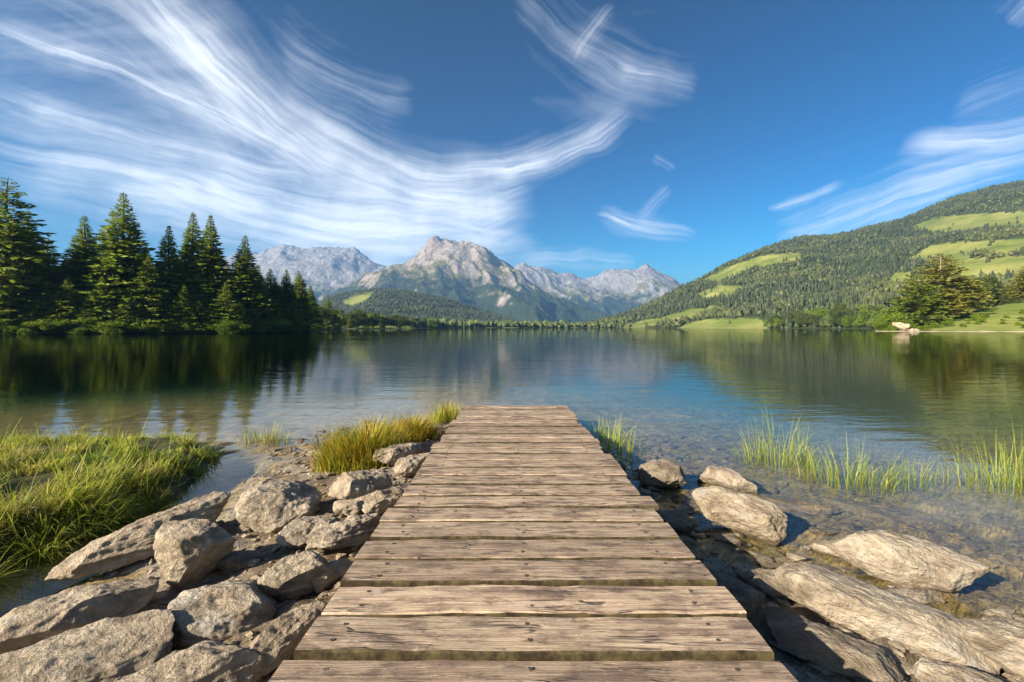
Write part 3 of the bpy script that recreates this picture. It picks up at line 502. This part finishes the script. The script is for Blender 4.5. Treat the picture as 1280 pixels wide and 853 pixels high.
# ================================================================== grasses
def blades(n, xyz, length, width, lean_dir, lean, curl, cols, rnd, seg=4):
    """ribbons that bend over; xyz (n,3) roots, lean_dir (n) heading, lean/curl (n) radians"""
    t = np.linspace(0, 1, seg + 1); ang = lean[:, None] + curl[:, None] * t[None]; ds = length[:, None] / seg
    hx = np.concatenate([np.zeros((n, 1)), np.cumsum(np.sin(ang[:, :-1]) * ds, 1)], 1); hz = np.concatenate([np.zeros((n, 1)), np.cumsum(np.cos(ang[:, :-1]) * ds, 1)], 1)
    cx, cy = np.cos(lean_dir)[:, None], np.sin(lean_dir)[:, None]; cen = np.stack([xyz[:, :1] + hx * cx, xyz[:, 1:2] + hx * cy, xyz[:, 2:] + hz], -1)
    fa = lean_dir + math.pi / 2 + rnd.normal(size=n) * 0.5; wd = width[:, None] * (1 - t[None] ** 2.2 * 0.94) * 0.5; sd = np.stack([np.cos(fa), np.sin(fa), np.zeros(n)], -1)[:, None] * wd[..., None]
    V = np.stack([cen - sd, cen + sd], 2).reshape(-1, 3); b = (np.arange(n) * (seg + 1) * 2)[:, None] + (np.arange(seg) * 2)[None]; b = b.ravel(); Fc = np.stack([b, b + 1, b + 3, b + 2], 1)
    C = np.repeat(cols, (seg + 1) * 2, 0); tt = np.tile(np.repeat(t, 2), n)[:, None]
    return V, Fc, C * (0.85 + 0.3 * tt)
def pick(rnd, n, pal):
    pal = np.array(pal); i = rnd.integers(0, len(pal), n); return pal[i] * rnd.uniform(0.75, 1.25, (n, 1))
GREEN = [(0.15, 0.21, 0.02), (0.27, 0.32, 0.03), (0.36, 0.38, 0.045), (0.44, 0.42, 0.08), (0.20, 0.26, 0.03)]
def scatter_in(poly, n, rnd, margin=0.0):
    lo, hi = poly.min(0), poly.max(0); x = rnd.uniform(lo[0], hi[0], n * 4); y = rnd.uniform(lo[1], hi[1], n * 4); k = sdf(x, y, poly) > margin; return x[k][:n], y[k][:n]
rnd = np.random.default_rng(21)
nc = 640; tx, ty = scatter_in(BANK, nc, rnd, -0.02); ex_, ey_ = scatter_in(np.array([(-4.4, 1.2), (-3.5, 1.2), (-3.42, 3.6), (-3.3, 4.5), (-4.1, 4.6)], float), 170, rnd); tx = np.concatenate([tx, ex_]); ty = np.concatenate([ty, ey_]); nc = len(tx); tsB = sdf(tx, ty, BANK); tr_ = rnd.uniform(0.06, 0.17, nc); tl = rnd.uniform(0.09, 0.25, nc) * (1 + 0.5 * smooth(0.5, 0.0, tsB)) * (1.0 - 0.35 * smooth(4.6, 6.2, ty))
tcol = pick(rnd, nc, GREEN + [(0.40, 0.34, 0.13), (0.10, 0.17, 0.02), (0.34, 0.38, 0.05)]); per = 80; n = nc * per; ti = np.repeat(np.arange(nc), per)
a_ = rnd.uniform(0, 6.283, n); r_ = np.sqrt(rnd.random(n)); x = tx[ti] + np.cos(a_) * r_ * tr_[ti]; y = ty[ti] + np.sin(a_) * r_ * tr_[ti]; z = np.maximum(ground_z(x, y), -0.12); sB = sdf(x, y, BANK); rim = smooth(0.5, -0.05, sB)
Ln = tl[ti] * rnd.uniform(0.55, 1.2, n); tall = rnd.random(n) < 0.03; Ln = np.where(tall, Ln * 1.9, Ln)
dirn = np.where(rnd.random(n) < 0.5, a_ + rnd.normal(size=n) * 0.5, R(-20) + 2.2 * fbm(v3(x * 1.1, y * 1.1, 5), 2) + rnd.normal(size=n) * 0.5)
cc_ = tcol[ti] * rnd.uniform(0.7, 1.35, (n, 1)); dead = rnd.random(n) < 0.10; cc_[dead] = pick(rnd, int(dead.sum()), [(0.42, 0.33, 0.15), (0.30, 0.21, 0.09)])
V, Fc, C = blades(n, v3(x, y, z - 0.01), Ln, rnd.uniform(0.004, 0.010, n), dirn, np.abs(rnd.normal(size=n)) * 0.22 + 0.5 * r_ * rnd.random(n) + rim * 0.3, np.where(tall, 0.35, rnd.uniform(0.5, 2.4, n)), cc_, rnd, 3)
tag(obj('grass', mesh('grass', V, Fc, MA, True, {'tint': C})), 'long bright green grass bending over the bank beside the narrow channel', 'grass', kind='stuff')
def clump(name, cat, label, cx, cy, rx, ry, n, lmin, lmax, pal, seed, ang=0, wid=(0.004, 0.009), curl=(0.1, 0.9), group=None, base=None):
    rnd = np.random.default_rng(seed); a = rnd.uniform(0, 6.283, n); r = np.sqrt(rnd.random(n)) * (1 + 0.15 * rnd.normal(size=n)); x = r * np.cos(a) * rx; y = r * np.sin(a) * ry; x, y = x * math.cos(ang) - y * math.sin(ang), x * math.sin(ang) + y * math.cos(ang)
    z = ground_z(cx + x, cy + y); gz = float(z.min()); ln = (lmin + (lmax - lmin) * rnd.random(n) ** 1.5) * (1.15 - 0.45 * np.clip(r, 0, 1.2)); ln = ln + np.maximum(0, -z)
    cols = pick(rnd, n, pal)
    V, Fc, C = blades(n, v3(x, y, z - gz - 0.01), ln, rnd.uniform(*wid, n), np.arctan2(y, x) + rnd.normal(size=n) * 0.8, np.abs(rnd.normal(size=n)) * 0.14, rnd.uniform(*curl, n), cols, rnd)
    if base is not None:   # dry leaves at the foot
        k = n // 3; ii = rnd.integers(0, n, k); V2, F2, C2 = blades(k, v3(x[ii], y[ii], z[ii] - gz - 0.01), rnd.uniform(0.08, 0.2, k), rnd.uniform(0.005, 0.010, k), rnd.uniform(0, 6.28, k), rnd.uniform(0.2, 0.8, k), rnd.uniform(0.4, 1.6, k), pick(rnd, k, base), rnd)
        Fc = np.concatenate([Fc, F2 + len(V)]); V = np.concatenate([V, V2]); C = np.concatenate([C, C2])
    return tag(obj(name, mesh(name, V, Fc, MA, True, {'tint': C}), None, (cx, cy, gz)), label, cat, group)
REED = [(0.22, 0.30, 0.03), (0.31, 0.38, 0.05), (0.16, 0.23, 0.03), (0.40, 0.41, 0.09), (0.34, 0.35, 0.07)]; DRY = [(0.36, 0.25, 0.09), (0.28, 0.17, 0.06), (0.40, 0.30, 0.13)]
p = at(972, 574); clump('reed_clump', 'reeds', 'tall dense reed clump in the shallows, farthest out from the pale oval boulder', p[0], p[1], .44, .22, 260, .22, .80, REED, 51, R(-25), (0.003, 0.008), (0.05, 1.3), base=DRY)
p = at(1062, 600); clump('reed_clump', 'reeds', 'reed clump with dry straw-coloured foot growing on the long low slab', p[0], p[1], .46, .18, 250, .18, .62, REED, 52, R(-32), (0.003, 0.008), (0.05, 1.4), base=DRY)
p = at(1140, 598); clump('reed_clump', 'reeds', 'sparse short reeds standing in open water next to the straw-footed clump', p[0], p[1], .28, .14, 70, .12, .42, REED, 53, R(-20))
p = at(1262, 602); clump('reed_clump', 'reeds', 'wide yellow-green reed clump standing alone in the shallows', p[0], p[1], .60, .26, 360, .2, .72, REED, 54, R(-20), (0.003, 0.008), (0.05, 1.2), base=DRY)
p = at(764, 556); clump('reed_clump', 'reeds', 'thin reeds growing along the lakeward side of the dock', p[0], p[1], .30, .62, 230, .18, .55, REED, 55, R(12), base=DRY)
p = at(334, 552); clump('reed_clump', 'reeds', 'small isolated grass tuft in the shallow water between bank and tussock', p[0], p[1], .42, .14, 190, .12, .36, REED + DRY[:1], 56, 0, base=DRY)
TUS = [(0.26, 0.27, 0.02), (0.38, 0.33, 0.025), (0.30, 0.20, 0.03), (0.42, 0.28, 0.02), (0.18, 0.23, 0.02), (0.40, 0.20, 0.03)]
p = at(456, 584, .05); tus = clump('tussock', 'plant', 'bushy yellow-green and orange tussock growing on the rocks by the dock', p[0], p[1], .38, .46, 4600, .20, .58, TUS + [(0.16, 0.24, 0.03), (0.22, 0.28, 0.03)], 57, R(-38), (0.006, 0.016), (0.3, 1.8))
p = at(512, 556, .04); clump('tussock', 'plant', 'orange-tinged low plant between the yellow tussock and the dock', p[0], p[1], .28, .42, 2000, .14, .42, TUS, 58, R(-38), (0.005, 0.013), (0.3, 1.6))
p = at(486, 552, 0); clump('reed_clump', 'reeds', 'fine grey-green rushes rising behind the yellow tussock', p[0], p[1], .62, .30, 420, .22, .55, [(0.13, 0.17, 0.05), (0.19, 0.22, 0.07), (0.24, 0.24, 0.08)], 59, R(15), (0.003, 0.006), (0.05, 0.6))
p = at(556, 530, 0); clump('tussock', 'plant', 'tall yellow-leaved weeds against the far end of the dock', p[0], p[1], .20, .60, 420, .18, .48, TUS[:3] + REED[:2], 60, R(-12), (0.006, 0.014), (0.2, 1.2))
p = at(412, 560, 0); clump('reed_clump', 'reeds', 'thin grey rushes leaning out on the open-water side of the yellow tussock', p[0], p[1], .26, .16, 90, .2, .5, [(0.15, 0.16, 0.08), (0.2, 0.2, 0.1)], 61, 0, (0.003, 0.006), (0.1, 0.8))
# ================================================================== trees
def tube(pts, rad, n=7):
    pts = np.array(pts, float); V = []; k = len(pts)
    for i in range(k):
        dv = pts[min(i + 1, k - 1)] - pts[max(i - 1, 0)]; dv /= np.linalg.norm(dv) + 1e-9; a = np.cross(dv, (0.3, 0.9, 0.1)); a /= np.linalg.norm(a); b = np.cross(dv, a)
        for j in range(n): th = 2 * math.pi * j / n; V.append(pts[i] + rad[i] * (math.cos(th) * a + math.sin(th) * b))
    return np.array(V), [(i * n + j, i * n + (j + 1) % n, (i + 1) * n + (j + 1) % n, (i + 1) * n + j) for i in range(k - 1) for j in range(n)]
def join(parts):
    V = []; Fc = []; o = 0
    for v_, f in parts: V.append(v_); Fc += [tuple(i + o for i in q) for q in f]; o += len(v_)
    return np.concatenate(V), Fc
def sprays(base, dirs, ln, wd, rnd):   # diamond-shaped leaf sprays
    n = len(base); up = rnd.normal(size=(n, 3)) * 1.0 + (0, 0, 0.8); sd = np.cross(dirs, up); sd /= np.linalg.norm(sd, axis=1)[:, None] + 1e-9
    mid = base + dirs * (ln * 0.45)[:, None]; V = np.stack([base, mid + sd * (wd * 0.5)[:, None], base + dirs * ln[:, None], mid - sd * (wd * 0.5)[:, None]], 1).reshape(-1, 3)
    return V, (np.arange(n) * 4)[:, None] + np.arange(4)[None]
def conifer(seed, h, rad, start=0.06, droop=0.35, dens=1.25, sp=0.42, shape=0.95, bare=0.0, leaf='spruce', bark=None, gap=0.05):
    rnd = np.random.default_rng(seed); tp = [(0.003 * h * math.sin(k * 1.3 + seed) * (k / 10), 0.003 * h * math.cos(k * 1.7 + seed) * (k / 10), h * k / 10) for k in range(11)]; tp = np.array(tp)
    parts = [tube(tp, [0.016 * h * (1 - 0.96 * k / 10) ** 0.9 + 0.01 for k in range(11)])]
    B, D, Ls, Ws = [], [], [], []; z = start * h
    while z < h * 0.985:
        t = (z / h - start) / (1 - start); Lm = rad * ((1 - t) ** shape) * (0.55 + 0.45 * smooth(0, 0.14, t)) + 0.05
        c = np.array([np.interp(z, tp[:, 2], tp[:, i]) for i in (0, 1)])
        nb = max(4, int((4.5 + 4 * (1 - t)) * dens)); a0 = rnd.uniform(0, 6.28)
        for b in range(nb):
            if rnd.random() < gap: continue
            a = a0 + 6.283 * b / nb + rnd.normal() * 0.25; Lb = Lm * rnd.uniform(0.62, 1.12); dr = droop * rnd.uniform(0.6, 1.4) * (1 - 0.9 * t) - 0.45 * t * t
            ca, sa = math.cos(a), math.sin(a); ns = max(6, int(Lb / sp * 4.2)); s = np.sort(rnd.random(ns)) ** 0.8; s = np.maximum(s, bare)
            zz_ = z - dr * Lb * s * (1.25 - 0.45 * s) + rnd.normal(size=ns) * 0.09
            side = rnd.choice([-1, 1], ns) * rnd.uniform(0.2, 1.2, ns); off = rnd.normal(size=ns) * 0.16 * Lb * (1 - s) * 0.6
            B.append(np.stack([c[0] + ca * s * Lb - sa * off, c[1] + sa * s * Lb + ca * off, zz_], 1)); dz_ = -0.25 * droop - 0.25 * rnd.random(ns) + 0.5 * t
            dd = np.stack([np.cos(a + side), np.sin(a + side), dz_], 1); dd /= np.linalg.norm(dd, axis=1)[:, None]; D.append(dd); ll = (0.7 + 0.5 * rnd.random(ns)) * np.clip(0.25 + 1.5 * (1 - t), 0, 1) * sp / 0.42 * 1.15; Ls.append(ll); Ws.append(ll * rnd.uniform(0.32, 0.5, ns))
            if Lb > 1.5 and b % 2 == 0: parts.append(tube([(c[0], c[1], z), (c[0] + ca * Lb * 0.5, c[1] + sa * Lb * 0.5, z - dr * Lb * 0.5), (c[0] + ca * Lb * 0.85, c[1] + sa * Lb * 0.85, z - dr * Lb * 0.85)], [0.05 + 0.006 * Lb, 0.04, 0.015], 4))
        z += sp * rnd.uniform(0.75, 1.3) * (0.55 + 0.7 * (1 - t)) * 1.2
    V, Fc = sprays(np.concatenate(B), np.concatenate(D), np.concatenate(Ls), np.concatenate(Ws), rnd)
    tv, tf = join(parts)
    return mesh('trunk', tv, tf, bark or MB), mesh('crown', V, Fc, ML[leaf], False)
def broadleaf(seed, h, rad, leaf='leaf', n=5200, ls=0.42, trunk=0.0, lobes=18, bark=None, flat=0.75):
    rnd = np.random.default_rng(seed); parts = []; cs = []
    for k in range(lobes):
        a = rnd.uniform(0, 6.28); r = rad * 0.72 * math.sqrt(rnd.random()); zc = h * (trunk + (1 - trunk) * rnd.uniform(0.12, 0.86)); r *= 1.15 - 0.75 * max(0, (zc / h - 0.45))
        cs.append((r * math.cos(a), r * math.sin(a), zc, rad * rnd.uniform(0.26, 0.48)))
    cs = np.array(cs); top = np.array((0, 0, h * 0.6)); parts.append(tube([(0, 0, 0), (0.02 * h, 0, h * 0.25), (0, 0.02 * h, h * 0.55), (0, 0, h * 0.8)], [0.028 * h, 0.022 * h, 0.014 * h, 0.004 * h]))
    for c in cs[:9]: parts.append(tube([(0, 0, h * 0.22), (c[0] * 0.5, c[1] * 0.5, (h * 0.25 + c[2]) * 0.5 + 0.3), c[:3]], [0.012 * h, 0.009 * h, 0.003 * h], 5))
    i = rnd.integers(0, lobes, n); dv = rnd.normal(size=(n, 3)); dv /= np.linalg.norm(dv, axis=1)[:, None]; rr = cs[i, 3] * rnd.uniform(0.55, 1.12, n) ** 0.7
    P = cs[i, :3] + dv * rr[:, None] * (1, 1, flat); P[:, 2] = np.maximum(P[:, 2], 0.15)
    dd = dv * 0.6 + rnd.normal(size=(n, 3)) * 0.6; dd[:, 2] -= 0.2; dd /= np.linalg.norm(dd, axis=1)[:, None]; ll = ls * rnd.uniform(0.6, 1.3, n)
    V, Fc = sprays(P, dd, ll, ll * rnd.uniform(0.5, 0.8, n), rnd); tv, tf = join(parts)
    return mesh('trunk', tv, tf, bark or MB), mesh('crown', V, Fc, ML[leaf], False)
def tree(name, proto, loc, scale, label, group=None, rz=None, cat='tree', wide=1.0, lean=(0, 0)):
    o = obj(name, None, None, loc, (lean[0], lean[1], random.uniform(0, 6.28) if rz is None else rz), (scale * wide, scale * wide, scale)); tag(o, label, cat, group)
    obj('trunk', proto[0], o); obj('crown', proto[1], o); return o
SP = [conifer(201, 30, 6.4, droop=.42), conifer(202, 30, 5.2, droop=.5, dens=1.35), conifer(203, 30, 5.8, droop=.38), conifer(204, 30, 4.6, droop=.45, dens=1.4), conifer(205, 30, 6.8, droop=.22, dens=1.0, start=.12, sp=.48, gap=.2, shape=.65)]
LA = [conifer(211, 22, 5.6, droop=.15, leaf='larch', start=.04, gap=.25, dens=.9), conifer(212, 22, 5.0, droop=.1, leaf='larch', start=.05, gap=.2)]
BL = [broadleaf(221, 8, 4.2), broadleaf(222, 8, 4.6, lobes=20), broadleaf(223, 6, 4.0, lobes=14)]
DL = [broadleaf(231, 14, 6.5, 'dull', 6000, 0.7, 0.12, 20), broadleaf(232, 14, 6.0, 'dull', 6000, 0.7, 0.1, 18), broadleaf(233, 12, 6.5, 'leaf', 5000, 0.7, 0.1, 18)]
def stand(px, top, dep, proto, label, name='spruce_tree', wide=1.0, hb=30.0, group=None, lean=(0, 0)):
    Y = float(interp(px, VAL)) + dep; X = float(xy(px, Y)); z = float(valley_z(np.array([X]), np.array([Y]))[0]); top_z = H + (HY - top) / F * Y; s = (top_z - z) / hb
    return tree(name, proto, (X, Y, z - 0.1), s, label, group, wide=1.22 * wide / max(s, 0.4) ** 0.35, lean=lean)
GS = 'spruces of the stand along the lake shore'
stand(9, 221, 6, SP[4], 'tall open-crowned conifer with bare dark trunk at the end of the lakeside stand', wide=1.25)
stand(154, 239, 8, SP[0], 'tallest broad full spruce of the lakeside stand', wide=1.3)
stand(106, 268, 14, SP[2], 'dark spruce standing beside the tallest full spruce', wide=1.2)
stand(211, 281, 9, SP[1], 'narrow dark spruce between the tallest spruce and the twin-topped pair', wide=1.15)
stand(241, 264, 13, SP[3], 'one of the close twin-topped spruces, the one next to the narrow dark spruce', wide=1.2)
stand(263, 268, 10, SP[1], 'one of the close twin-topped spruces, the one next to the clear-standing pointed spruce', wide=1.2)
stand(306, 293, 9, SP[2], 'pointed spruce standing clear next to the twin-topped pair', wide=1.2)
stand(338, 335, 12, SP[0], 'first of three small spruces at the point of the wooded shore', wide=1.2)
stand(358, 336, 10, SP[3], 'middle one of three small spruces at the point of the wooded shore', wide=1.25)
stand(374, 338, 8, SP[1], 'last of three small spruces at the point of the wooded shore', wide=1.3)
for i, (px, tp, dep) in enumerate([(20, 285, 20), (150, 310, 24), (250, 310, 22), (108, 320, 24), (205, 330, 22), (300, 335, 22), (345, 352, 18), (36, 262, 16), (60, 296, 14), (84, 318, 18), (130, 300, 18), (182, 306, 20), (228, 318, 20), (284, 326, 18), (322, 330, 20), (388, 356, 14)]):
    stand(px, tp, dep, SP[i % 4], 'dark spruce set back among the taller trees of the lakeside stand', group=GS, wide=1.25)
for i, (px, tp, dep) in enumerate([(28, 300, 4), (85, 345, 3), (186, 318, 4), (128, 345, 3), (330, 352, 4), (230, 356, 3), (60, 360, 3), (160, 362, 2.5), (282, 352, 3), (110, 372, 2), (14, 368, 2), (44, 375, 2), (72, 378, 2), (98, 362, 3), (140, 376, 2), (176, 372, 2), (200, 366, 3), (216, 380, 2), (248, 374, 2), (262, 382, 2), (300, 376, 2), (316, 384, 2), (345, 378, 2), (365, 380, 2), (150, 384, 1.5), (30, 386, 1.5), (232, 388, 1.5)]):
    stand(px, tp, dep, LA[i % 2], 'light green feathery conifer in front of the dark spruces', 'light_conifer', 1.15, 22, 'light green conifers along the shore')
rb = np.random.default_rng(77)
for i in range(46):
    px = -30 + i * 9.3 + rb.normal() * 4; dep = rb.uniform(0.5, 4.0); tp = 413 - rb.uniform(6, 17) * (118 / float(interp(px, VAL))) ** 0.9
    stand(px, tp, dep, BL[i % 3], 'bright green leafy shrub at the water edge below the spruces', 'leafy_shrub', 1.3, 8.0 if i % 3 < 2 else 6.0, 'leafy shrubs under the lakeside spruces')
stand(410, 368, 10, LA[0], 'lone yellow-green pointed tree beyond the point of the wooded shore', 'light_conifer', 1.3, 22)
stand(421, 384, 14, SP[3], 'small dark spruce beside the lone yellow-green pointed tree', wide=1.2)
for i, px in enumerate(np.concatenate([np.arange(398, 470, 5.2), np.arange(470, 552, 4.4)])):
    stand(px + rb.normal() * 1.5, interp(px, [(395, 386), (430, 388), (480, 393), (552, 400)]) + rb.normal() * 2.4, rb.uniform(4, 40), DL[(i * 2 + 1) % 3] if i % 4 else SP[i % 4], 'small tree in the row along the bay shore below the low forested hill', 'shore_tree', 1.0, 14.0 if i % 4 else 30.0, 'trees along the bay shore below the forested hill')
# far side of the lake: row of trees at the foot of the right hill
def on_hill(hill, px, q): X, Y, Z = hill.pt(np.array([px]), np.array([q])); return float(X[0]), float(Y[0]), float(Z[0])
for i, px in enumerate(np.concatenate([np.arange(962, 1110, 7.2), np.arange(985, 1110, 11)])):
    q = 0.004 + rb.random() * 0.02 + (0.02 if i > 20 else 0); X, Y, Z = on_hill(hillR, px + rb.normal() * 2, q); hh = rb.uniform(10, 19)
    tree('shore_tree', DL[i % 3 if i % 5 else 2], (X, Y, max(Z, 0.2) - 0.2), hh / 14, 'bushy rounded tree in the row at the foot of the long forested hill', 'trees at the foot of the long hill', wide=1.1)
# trees on the meadow shore
def on_mound(px, dep): Y = float(interp(px, MND)) + dep; return float(xy(px, Y)), Y, float(mound_z(np.array([px], float), np.array([Y], float))[0])
PI_ = [conifer(241, 22, 11, droop=.02, leaf='pine', start=.12, sp=.62, dens=1.1, gap=.22, shape=.6, bare=.1, bark=MBP), conifer(242, 16, 8, droop=.05, leaf='pine', start=.22, sp=.5, dens=1.1, gap=.2, shape=.5, bare=.15, bark=MBP), conifer(243, 16, 9, droop=.0, leaf='larch', start=.06, sp=.5, dens=1.1, gap=.2, shape=.55, bark=MBP)]
def mtree(name, proto, px, dep, top, hb, label, wide=1.0, group=None, lean=(0, 0)):
    X, Y, Z = on_mound(px, dep); s = (H + (HY - top) / F * Y - Z) / hb; return tree(name, proto, (X, Y, Z - 0.15), s, label, group, wide=wide, lean=lean)
mtree('pine_tree', PI_[0], 1172, 34, 317, 22, 'large spreading pine with pale bent trunk on the green meadow point', 1.12, lean=(0, R(-4)))
mtree('pine_tree', PI_[2], 1148, 26, 345, 16, 'bushy yellow-green tree leaning over the pale rocks beside the large pine', 1.05)
mtree('pine_tree', PI_[1], 1190, 26, 362, 16, 'small pale-trunked pine in front of the large spreading pine', 1.0)
mtree('pine_tree', PI_[1], 1206, 40, 345, 16, 'layered pine on the uphill side of the large spreading pine', 1.1)
mtree('pine_tree', PI_[2], 1132, 30, 372, 16, 'low round yellow-green tree at the tip of the meadow point', 1.1)
mtree('pine_tree', PI_[0], 1282, 44, 332, 22, 'yellow-green pine standing alone high on the meadow', 0.9)
for i, (px, dep, tp) in enumerate([(1225, 75, 345), (1240, 80, 350), (1215, 70, 352), (1252, 78, 356), (1262, 70, 362), (1232, 70, 362), (1310, 60, 340), (1335, 70, 345)]):
    mtree('leafy_tree', DL[i % 2], px, dep, tp, 14, 'dull green rounded tree behind the crest of the meadow', 1.0, 'trees behind the meadow crest')
for i in range(60):
    px = rb.uniform(1098, 1340); X, Y, Z = on_mound(px, rb.uniform(3, 26)); s = rb.uniform(0.12, 0.32)
    tree('meadow_bush', BL[i % 3], (X, Y, Z - 0.1), s, 'low leafy bush on the sunny slope of the green meadow', 'low bushes on the meadow slope', cat='bush', wide=1.4)
for i, (px, dep, tp, j) in enumerate([(1104, 10, 397, 0), (1112, 12, 392, 1), (1122, 14, 390, 2), (1118, 6, 403, 0), (1098, 8, 402, 1), (1132, 6, 405, 2)]):
    X, Y, Z = on_mound(px, dep); tree('meadow_bush', BL[j], (X, Y, Z - 0.1), (H + (HY - tp) / F * Y - Z) / (8 if j < 2 else 6), 'round bush beside the pale rocks at the meadow tip', 'bushes beside the pale rocks', cat='bush')
X, Y, Z = on_mound(1128, 5); o = obj('rock', rock_mesh(90, 5.0, 2.6, 1.7, m_rock('limestone', (0.52, 0.48, 0.42), 1.45), 5, cuts=14, tight=.45, strat=.02, rough=.12), None, (X, Y, Z + 1.2), (R(-12), R(24), R(10))); tag(o, 'white rock outcrop on the lake shore below the spreading pines', 'rock')
X, Y, Z = on_mound(1138, 5); o = obj('rock', rock_mesh(91, 3.0, 1.8, 0.9, o.data.materials[0], 5, cuts=14, tight=.45, strat=.02, rough=.12), None, (X, Y, Z + 0.4), (0, R(8), R(-10))); tag(o, 'low white rock beside the taller white outcrop on the shore', 'rock')
# ------------------------------------------------------------------ far forests (one mass each)
def far_forest(name, pts, hgt, kind, tint, label, seed):
    """pts (n,3); kind 0 = conifer of stacked jagged skirts, 1 = rounded crown"""
    rnd = np.random.default_rng(seed); VV, FF, CC = [], [], []; o = 0
    k = 7; th = np.arange(k) * 2 * math.pi / k
    ring = []; fc = []
    for lv, (z0, z1, r) in enumerate([(0.04, 0.50, 1.0), (0.28, 0.74, 0.74), (0.54, 1.0, 0.46)]):
        b = len(ring); ring += [(r * math.cos(a), r * math.sin(a), z0) for a in th] + [(0, 0, z1)]; fc += [(b + j, b + (j + 1) % k, b + k) for j in range(k)]
    C0, CF = np.array(ring), np.array(fc); B0, BF = ICO[1]; B0 = B0 * (1, 1, 0.55) + (0, 0, 0.52)
    for kd, (V0, F0) in ((0, (C0, CF)), (1, (B0, BF))):
        s = kind == kd; n = int(s.sum())
        if not n: continue
        jit = 1 + rnd.uniform(-0.32, 0.32, (n, len(V0), 1)); rad = hgt[s] * (rnd.uniform(0.20, 0.30, n) if kd == 0 else rnd.uniform(0.34, 0.5, n)); a = rnd.uniform(0, 6.28, n)[:, None]
        X = V0[None, :, 0] * rad[:, None] * jit[..., 0]; Y = V0[None, :, 1] * rad[:, None] * jit[..., 0]; Z = V0[None, :, 2] * hgt[s][:, None] * (0.7 + 0.3 * jit[..., 0] if kd else 1)
        X, Y = X * np.cos(a) - Y * np.sin(a), X * np.sin(a) + Y * np.cos(a); V = np.stack([X, Y, Z], -1) + pts[s][:, None]
        VV.append(V.reshape(-1, 3)); FF.append((F0[None] + (np.arange(n) * len(V0))[:, None, None]).reshape(-1, 3) + o); o += n * len(V0); CC.append(np.repeat(tint[s], len(V0), 0))
    tag(obj(name, mesh(name, np.concatenate(VV), np.concatenate(FF), MF, False, {'tint': np.concatenate(CC)})), label, 'forest', kind='stuff')
def plant_hill(hill, n, px0, px1, seed, hmin, hmax, name, label, conif, qmin=0.0, bright=1.0):
    rnd = np.random.default_rng(seed); px = rnd.uniform(px0, px1, n * 6); q = rnd.random(n * 6); Yf = interp(px, hill.foot); Yr = interp(px, hill.ridge); Y = Yf + q * (Yr - Yf)
    wgt = Y * (Yr - Yf); wgt = wgt / wgt.max(); k = (rnd.random(len(px)) < wgt) & (q > qmin); px, q = px[k], q[k]; X, Y, Z = hill.pt(px, q); md = hill.mead(X, Y, Z); cl = fbm(v3(X / 90, Y / 90, 1), 3)
    k = (md + 0.12 * rnd.normal(size=len(X)) + 0.35 * fbm(v3(X / 40, Y / 40, 8), 2) < 0.42) & (cl > -0.75) | (rnd.random(len(X)) < 0.004); X, Y, Z, cl = X[k][:n], Y[k][:n], Z[k][:n], cl[k][:n]; n = len(X)
    sp = fbm(v3(X / 150, Y / 150, 6), 3) + rnd.normal(size=n) * 0.35; kind = (sp > conif).astype(int); hg = rnd.uniform(hmin, hmax, n) * np.where(kind == 1, 0.72, 1)
    tint = np.where(kind[:, None] == 1, np.array((0.075, 0.092, 0.026)), np.array((0.036, 0.052, 0.019))) * rnd.uniform(0.7, 1.3, (n, 1)) * bright
    far_forest(name, np.stack([X, Y, Z - 0.5], 1), hg, kind, tint, label, seed)
plant_hill(hillR, 20000, 730, 1420, 301, 8, 15.5, 'hillside_forest', 'dense mixed forest covering the long hill beyond the lake', 0.15)
plant_hill(hillF, 9500, 362, 688, 302, 8, 14, 'hillside_forest', 'dark forest covering the low hill in front of the rocky peak', 0.3)
rf = np.random.default_rng(303); n = 3200; px = rf.uniform(520, 800, n); Y = interp(px, VAL) + 6 + rf.random(n) ** 1.5 * 420; X = xy(px, Y); kind = (rf.random(n) < 0.5).astype(int)
far_forest('lakeside_wood', v3(X, Y, valley_z(X, Y) - 0.3), rf.uniform(4, 9, n) * (1 + 0.9 * rf.random(n) ** 4), kind, np.where(kind[:, None] == 1, np.array((0.085, 0.115, 0.028)), np.array((0.035, 0.055, 0.02))) * rf.uniform(0.6, 1.5, (n, 1)), 'strip of woodland along the far lake shore', 304)
# ================================================================== haze
hz, t = mat('haze_air'); vol = t.add('ShaderNodeVolumePrincipled'); vol.inputs['Color'].default_value = (0.24, 0.52, 1.0, 1); vol.inputs['Density'].default_value = 7.0e-5; vol.inputs['Anisotropy'].default_value = 0.1; t.out(vol=vol.outputs[0])
x0, x1, y0, y1, z0, z1 = -21000, 21000, -75, 26500, -9.5, 1720
tag(obj('haze', mesh('haze', [(x0, y0, z0), (x1, y0, z0), (x1, y1, z0), (x0, y1, z0), (x0, y0, z1), (x1, y0, z1), (x1, y1, z1), (x0, y1, z1)], [(0, 3, 2, 1), (4, 5, 6, 7), (0, 1, 5, 4), (1, 2, 6, 5), (2, 3, 7, 6), (3, 0, 4, 7)], hz, False)), 'thin blue air between the camera and the mountains', 'haze', kind='stuff')
